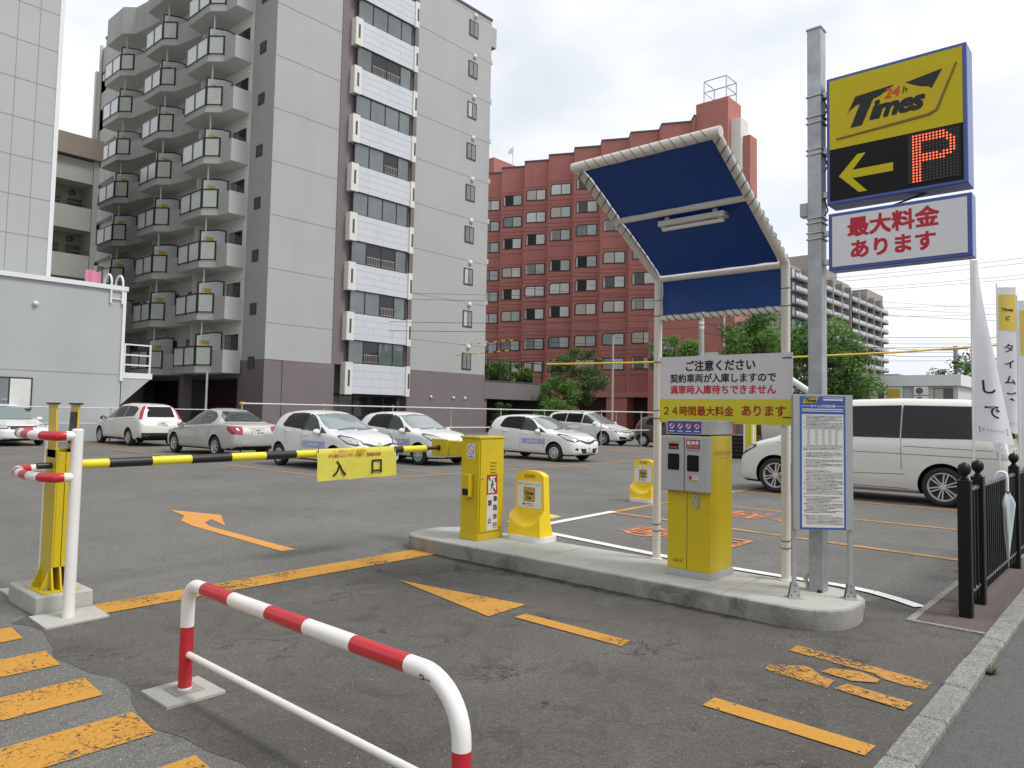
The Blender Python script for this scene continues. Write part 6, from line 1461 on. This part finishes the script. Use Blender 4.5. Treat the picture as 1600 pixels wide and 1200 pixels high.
q = MB(); a0, a1, b0, b1, z0, z1 = HU+.6, HU+2.8, vfirst-3.0, vfirst-.7, HT+1.2, HT+3.4
for x_ in (a0, a1):
    for y_ in (b0, b1): q.tube([(x_,y_,z0-1),(x_,y_,z1)], .06, 'steel', 6)
for z_ in (z1, z0+1.1):
    for p0, p1 in (((a0,b0),(a1,b0)),((a1,b0),(a1,b1)),((a1,b1),(a0,b1)),((a0,b1),(a0,b0))): q.tube([(*p0,z_),(*p1,z_)], .05, 'steel', 6)
q.build('roof_frame', ht)
q = MB(); q.tube([(HU+2,58.6,HT+.1),(HU+2,58.6,HT+3.4)], .04, 'steel', 6); q.lathe([(.02,0),(.35,.06),(.45,.16)], 'white_post', (0,0,0), 14, frame((HU+1.8,58.6,HT+2.6),(0,-1,0),(.3,0,1))); q.build('dish', ht)
# lower red wing to the right with a white service ledge
lw = thing('red_wing', 'lower plain red wing at the right foot of the red building', 'building', (66, 24, 0))
q = MB(); q.box((HU-3.4,27.6,0),(HU-.35,36.2,10.6),'hotel_red'); q.box((HU-3.0,26.6,0),(HU-1.0,27.6,9.8),'brown_coping'); q.build('wall', lw)
q = MB(); q.box((HU-4,28.9,6.7),(HU-3.4,31.4,7.1),'white_post'); q.box((HU-3.9,30.4,7.1),(HU-3.45,31.1,8.2),'white_wall'); q.tube([(HU-3.5,28.5,0),(HU-3.5,28.5,10.6)], .08, 'white_post', 8); q.build('service_ledge', lw)
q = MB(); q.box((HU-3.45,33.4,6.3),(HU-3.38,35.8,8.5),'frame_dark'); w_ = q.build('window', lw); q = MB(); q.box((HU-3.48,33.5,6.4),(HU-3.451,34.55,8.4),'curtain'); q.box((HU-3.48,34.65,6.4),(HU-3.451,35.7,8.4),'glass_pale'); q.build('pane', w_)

# ------------------------------------------------------------------ far slab block of flats on the right
fb = thing('far_flats', 'distant tall beige slab of flats seen to the right of the steel pole', 'apartment block', (190, 62, 0))
q = MB(); q.box((163,61.5,0),(238,74,35.8),'far_beige')
for a, b, h in ((176,183,40.2),(183,196,38.8),(196,206,37.2),(222,238,38.4)): q.box((a,61.6,35.8),(b,72,h),'far_beige')
q.box((179,61.1,35.8),(182.2,61.59,40.6),'far_beige'); q.box((163,64,35.8),(166,70,38.4),'white_post'); wall = q.build('wall', fb)
for k in range(12):
    z = 1.2+2.86*k; q = MB()
    for a, b in ((163.3,178.8),(181.6,200.5),(203.5,237.8)):
        q.box((a,60.1,z-.2),(b,61.5,z+.05),'far_dark'); q.box((a,60.0,z+.05),(b,60.12,z+.35),'far_beige')
        n = int((b-a)/2.2)
        for j in range(n): u = a+(b-a)*j/n; q.box((u+.1,60.02,z+.40),(u+(b-a)/n-.1,60.08,z+1.15),'far_glass')
        q.box((a,61.4,z+.1),(b,61.49,z+2.5),'far_dark')
        for j in range(n//2): u = a+(b-a)*(j*2+.5)/n; q.box((u,61.3,z+.3),(u+1.5,61.38,z+2.3),'far_glass')
    q.build('balcony_row', fb)
q = MB()
for u in (171, 179.8, 188, 195, 202, 209, 216, 223, 230): q.box((u-.25,59.95,0),(u+.25,61.5,35.9),'far_beige')
q.box((178.8,59.8,0),(181.6,61.5,37.5),'far_beige'); q.build('fin', fb)
# low white block behind the van, with air conditioners
wb_ = thing('white_block', 'low flat roofed white building with air conditioners behind the white minivan', 'building', (50, 11, 0))
q = MB(); q.box((49.5,8.8,0),(60,15.0,4.15),'white_wall'); q.box((49.2,8.6,3.55),(60.2,15.2,4.2),'white_trim'); q.build('wall', wb_)
for v, n in ((9.05, 'w'), (10.3, 'a'), (11.8, 's'), (13.2, 'a'), (12.6, 'w')):
    q = MB()
    if n == 'a':
        for z in (2.45, 3.0): q.box((49.15,v,z),(49.49,v+.75,z+.5),'cream_wall'); q.disc(fX(49.145,0,0), .2, 'far_dark', .002, -(v+.45), z+.25, 14)
        q.build('air_conditioner', wb_)
    elif n == 'w': q.box((49.42,v,2.5),(49.49,v+1.0,3.4),'far_dark'); q.box((49.40,v+.5,2.55),(49.43,v+.95,3.35),'curtain'); q.build('window', wb_)
    else: q.box((49.3,v-.1,2.45),(49.36,v+.95,3.6),'white_trim'); q.rect(fX(49.295,0,0), .75, .62, 'yellow_notice', .002, -(v+.42), 3.05); q.build('poster', wb_)
q = MB(); q.box((96,23,0),(110,28,6.2),'white_wall'); q.box((97,23.5,6.2),(104,27,7.0),'far_beige'); tag(q.build('low_building', loc=(100,25,0)), 'small far white house at the foot of the distant flats', 'building')
q = MB(); q.box((112,8,0),(125,18,7.2),'far_beige'); q.box((113,9,7.2),(118,14,8.6),'white_wall'); tag(q.build('low_building', loc=(118,12,0)), 'far beige house half hidden behind the advertising flags', 'building')

# the other side of the street and of the lot, behind the camera: seen only in the panes and the car windows
ob = thing('street_house', 'plain grey street house across the lot, seen only mirrored in the van windows', 'building', (-24, 10, 0))
q = MB(); q.box((-40,-8,0),(-20,6,9.5),'beige_wall'); q.box((-38,6.5,0),(-22,24,6.2),'panel_grey'); q.box((-36,26,0),(-21,44,11),'beige_wall'); q.build('wall', ob)
q = MB(); [q.box((-20.03,-7+2.6*k,1+3*j),(-19.97,-5.4+2.6*k,2.6+3*j),'glass_dark') for k in range(5) for j in range(3)]; q.build('window', ob)
# ------------------------------------------------------------------ trees and bushes
def tree(name, label, cat, base, h, crown, seed, n=2600, leaf=.20, trunk=.14, mats=('leaf_light','leaf_mid','leaf_dark'), droop=0.0, clumps=34, hollow=.45):
    """crown: (centre height, radius across, radius up). Leaves sit in clumps through the crown's volume, with gaps between"""
    rn = random.Random(seed); x, y, z0 = base; cz, rx, rz = crown
    t = thing(name, label, cat, base)
    tips = []
    for i in range(clumps):
        while True:
            p = Vector((rn.uniform(-1,1), rn.uniform(-1,1), rn.uniform(-1,1)))
            if hollow < p.length <= 1: break
        k = 1+rn.uniform(-.10,.18)
        tips.append(Vector((x+p.x*rx*k, y+p.y*rx*k, z0+cz+p.z*rz*k)))
    q = MB(); top = Vector((x+rn.uniform(-.1,.1), y, z0+cz+rz*.3)); b0 = Vector((x, y, z0-.05))
    m1 = b0.lerp(top, .45)+Vector((rn.uniform(-.08,.08), rn.uniform(-.08,.08), 0))
    q.tube([b0, b0.lerp(m1,.3), m1, top], [trunk*1.25, trunk, trunk*.75, trunk*.25], 'bark', 9)
    for tp in tips[::2]:
        s = m1.lerp(top, rn.uniform(-.15,.8)); mid_ = s.lerp(tp, .5)+Vector((0,0,-.06*rx)); q.tube([s, mid_, tp], [trunk*.36, trunk*.2, .012], 'bark', 5)
    q.build('trunk', t, angle=180)
    q = MB(); per = int(n*1.9)//clumps; leaf *= 1.2
    for ci, c in enumerate(tips):
        r_ = rn.uniform(.26,.44)*rx; tone = rn.choice([mats[0], mats[1], mats[1], mats[2]])
        for _ in range(per):
            while True:
                p = Vector((rn.uniform(-1,1), rn.uniform(-1,1), rn.uniform(-1,1)))
                if p.length <= 1: break
            p = p*(.45+.55*p.length)
            pos = c+Vector((p.x*r_, p.y*r_, p.z*r_*.72-droop*r_*(p.x*p.x+p.y*p.y)))
            d = Vector((rn.gauss(0,1), rn.gauss(0,1), rn.gauss(0,.55)-droop)).normalized(); u_ = d.cross(Vector((rn.gauss(0,.5), rn.gauss(0,.5), 1))).normalized()
            L = leaf*rn.uniform(.6,1.25); w = L*rn.uniform(.34,.5)
            mt = tone if rn.random() < .7 else rn.choice(mats)
            a, b_ = pos-d*L*.5, pos+d*L*.5; nb = d.cross(u_)*w*.25
            q.add([tuple(a), tuple(pos+u_*w*.5+nb), tuple(b_), tuple(pos-u_*w*.5+nb)], [(0,1,2),(0,2,3)], mt)
    q.build('crown', t); return t
tree('bush', 'bright green bush spilling over the garage roof beside the grey tower', 'bush', (41.8,38.2,3.8), 2, (.85,1.5,.95), 1, 1800, .20, .08, clumps=26, hollow=0)
tree('bush', 'second green bush on the garage roof, nearer its right end', 'bush', (44.6,38.4,3.8), 2, (.7,1.3,.8), 2, 1500, .20, .08, clumps=22, hollow=0)
tree('tree', 'round green bushy tree growing to the ground right of the garage wing', 'tree', (45.2,35.3,0), 4, (2.55,1.75,1.75), 3, 2800, .22, .12, mats=('leaf_light','leaf_mid','leaf_mid'), clumps=36)
tree('tree', 'dark green street tree standing before the red building behind the hatchbacks', 'tree', (48.6,35.5,0), 6, (4.5,2.15,2.15), 4, 3600, .22, .13, mats=('leaf_mid','leaf_dark','leaf_blue'), clumps=44)
tree('tree', 'dark shrub tree in the shade under the garage wing', 'tree', (39.9,36.2,0), 2, (1.3,.8,1.1), 5, 1100, .16, .06, mats=('leaf_mid','leaf_dark','leaf_dark'), clumps=18)
tree('tree', 'small leafy tree seen between the left canopy post and the notice board', 'tree', (53.6,29.4,0), 7, (6.4,2.0,1.7), 6, 3000, .24, .14, clumps=36)
tree('tree', 'broad light green tree above the notice board between the canopy posts', 'tree', (48.5,20.4,0), 8, (6.2,2.7,2.3), 7, 6500, .24, .2, clumps=64, droop=.25)
tree('tree', 'wide drooping green tree behind the square steel pole', 'tree', (46.6,15.35,0), 8, (4.6,2.6,3.0), 8, 8000, .24, .2, clumps=80, droop=.45)
tree('tree', 'thin far tree half hidden behind the white flags', 'tree', (72,11.6,0), 7, (5.0,2.8,2.4), 9, 1700, .30, .14, mats=('leaf_mid','leaf_blue','leaf_dark'), clumps=34)
q = MB(); rw_ = random.Random(4); wx, wy = gp(1549,1050).x, .80
for i in range(60):
    a = rw_.uniform(0,6.28); L = rw_.uniform(.03,.075); r_ = rw_.uniform(0,.02); p = Vector((wx+r_*math.cos(a), wy+r_*math.sin(a), -.012)); e = p+Vector((math.cos(a)*L*.8, math.sin(a)*L*.8, rw_.uniform(.01,.05))); s_ = Vector((-math.sin(a), math.cos(a), 0))*.006
    q.add([tuple(p-s_), tuple(p+s_), tuple(e)], [(0,1,2)], 'weed')
tag(q.build('weed', loc=(wx,wy,0)), 'tiny green weed sprouting beside the kerb stones', 'weed')

# ------------------------------------------------------------------ utility poles and wires
def pole(label, x, y, h, r, bands=False, arms=()):
    t = thing('utility_pole', label, 'utility pole', (x, y, 0)); q = MB(); q.tube([(x,y,0),(x,y,h)], [r, r*.75], 'pole_concrete', 12); q.build('shaft', t)
    if bands:
        q = MB()
        for k in range(9): z = h-2.6+k*.30; q.tube([(x,y,z),(x,y,z+.15)], r*.86, 'white_post', 12)
        q.build('band', t)
    for z, L in arms:
        q = MB(); q.box((x-.05,y-L,z-.05),(x+.05,y+L,z+.05),'galvanised'); [q.tube([(x,y-L+2*L*k/3,z+.05),(x,y-L+2*L*k/3,z+.22)], .05, 'white_post', 6) for k in range(4)]; q.build('crossarm', t)
pole('white banded utility pole rising behind the notice board', 41.2, 20.9, 9.4, .20, True)
pole('thin grey pole before the red building right of the dark street tree', 42.4, 28.1, 6.9, .09)
pole('far grey utility pole left of the white flags', 80.1, 14.4, 8.6, .24, False, ((8.3,1.0),))
pole('distant utility pole with crossarms behind the white flags', 92, 9.3, 12.5, .28, False, ((12.1,1.5),(11.2,1.5)))
def wire(A_, B_, sag, r, mt='wire_black', n=16):
    A_, B_ = Vector(A_), Vector(B_); return [tuple(A_.lerp(B_, i/n)-Vector((0,0,sag*4*(i/n)*(1-i/n)))) for i in range(n+1)]
wires = [((20,70,17.5),(95,9,13.2),1.0,.022),((20,72,17.0),(95,9,12.6),1.0,.022),((25,70,15.8),(95,9,12.0),.9,.026),((30,60,9.8),(92,9.5,10.3),.9,.03),((30,60,9.2),(92,9.5,9.6),.8,.028),((30,60,8.6),(80.1,14.4,8.5),.8,.030),((30,60,8.0),(80.1,14.4,8.0),.6,.024),((30,60,7.2),(80.1,14.4,7.2),.6,.022),
         ((41.2,20.9,9.3),(92,-14,20.5),.9,.018),((41.2,20.9,9.1),(92,-14,19.9),.9,.018),((41.2,20.9,8.8),(92,-12,18.3),.9,.016),((41.2,20.9,8.7),(92,-12,17.8),.9,.016),((41.2,20.9,8.2),(80.1,0,12.5),.6,.014),((41.2,20.9,7.9),(80.1,0,11.4),.6,.014),((80.1,14.4,8.4),(40,0,8.2),.5,.02),((41.2,20.9,7.2),(80.1,14.4,8.2),.5,.03),((41.2,20.9,6.6),(80.1,14.4,7.6),.5,.03),((41.2,20.9,7.4),(20,48,7.6),.5,.02),((41.2,20.9,6.9),(20,48,7.0),.5,.022),((41.2,20.9,8.9),(20,52,10.2),.5,.016),((41.2,20.9,8.6),(20,52,9.7),.5,.016)]
for a, b, s_, r_ in wires:
    q = MB(); q.tube(wire(a, b, s_, r_), r_*.72, 'wire_black', 5, False); tag(q.build('overhead_wire', loc=a), 'thin black overhead wire strung between the utility poles', 'wire', 'overhead wires')
q = MB(); q.tube([(29.5,23.6,4.0),(32,20,4.13),(35.5,15.3,4.38),(40,9.6,4.85),(44,5.0,5.4)], .050, 'cable_yellow', 8)
for k in range(26):
    f = k/25; P0, P1 = Vector((29.5,23.6,4.0)), Vector((44,5.0,5.4)); 
tag(q.build('cable_cover', loc=(29.5,23.6,4.0)), 'long yellow protective sleeve on the cable crossing behind the canopy', 'cable cover')
for z, a in ((5.75, 33.0), (5.05, 32.6)):
    s_ = Vector((a,33.4,z)); t = thing('wire_marker', 'row of yellow wire markers before the red building, '+('upper' if z > 5.5 else 'lower')+' row', 'wire marker', s_)
    for k in range(7): q = MB(); q.tube([s_+Vector((.30*k,-.42*k,.05*k)), s_+Vector((.30*k+.14,-.42*k-.20,.05*k+.02))], .04, 'knob_yellow', 6); q.build('marker', t)
t = thing('road_sign', 'small blue road sign with a white arrow far behind the flags', 'sign', (66, 11.35, 0)); q = MB(); q.tube([(66,11.35,0),(66,11.35,4.6)], .06, 'pole_concrete', 8); q.build('pole', t)
q = MB(); M = fX(65.9,11.35,4.1); q.rect(M, 1.5, .85, 'sign_blue'); q.prism([(-.5,-.1),(.5,-.1),(.5,.1),(-.15,.1),(-.15,.25),(-.6,0),(-.5,-.05)], 0, .01, 'white_text', M); q.build('panel', t)
t = thing('road_sign', 'pale blue far sign board beside the blue arrow sign', 'sign', (64, 9.5, 0)); q = MB(); q.tube([(64,9.5,0),(64,9.5,5.0)], .06, 'pole_concrete', 8); q.build('pole', t); q = MB(); q.box((63.9,8.6,3.9),(63.97,10.4,5.5),'pale_board'); q.build('panel', t)
t = thing('vending_sign', 'far yellow and green shop sign column glimpsed between the flags', 'sign', (24.5, 2.0, 0)); q = MB(); q.box((24.3,1.55,.5),(24.6,2.5,1.9),'sign_band'); q.build('upper_panel', t); q = MB(); q.box((24.32,1.6,-.1),(24.58,2.45,.5),'plate_green'); q.build('lower_panel', t); q = MB(); q.rect(fX(24.295,2.02,1.15), .7, .35, 'white_text', .002); q.rect(fX(24.295,2.02,1.15), .55, .10, 'red_text', .004, 0, .06); q.rect(fX(24.295,2.02,1.15), .4, .06, 'red_text', .004, 0, -.08); q.build('notice', t)
b0_, b1_ = gp_d(1226,587,24), gp_d(1276,620,24)
t = thing('sloping_beam', 'white sloping beam on two posts seen between the right canopy post and the steel pole', 'beam', (b0_.x, b0_.y, 0))
q = MB(); q.tube([tuple(b0_), tuple(b1_)], .11, 'white_trim', 10); q.build('beam', t)
for p in (b0_, b1_): q = MB(); q.tube([(p.x,p.y,0),tuple(p)], .05, 'white_trim', 8); q.build('post', t)
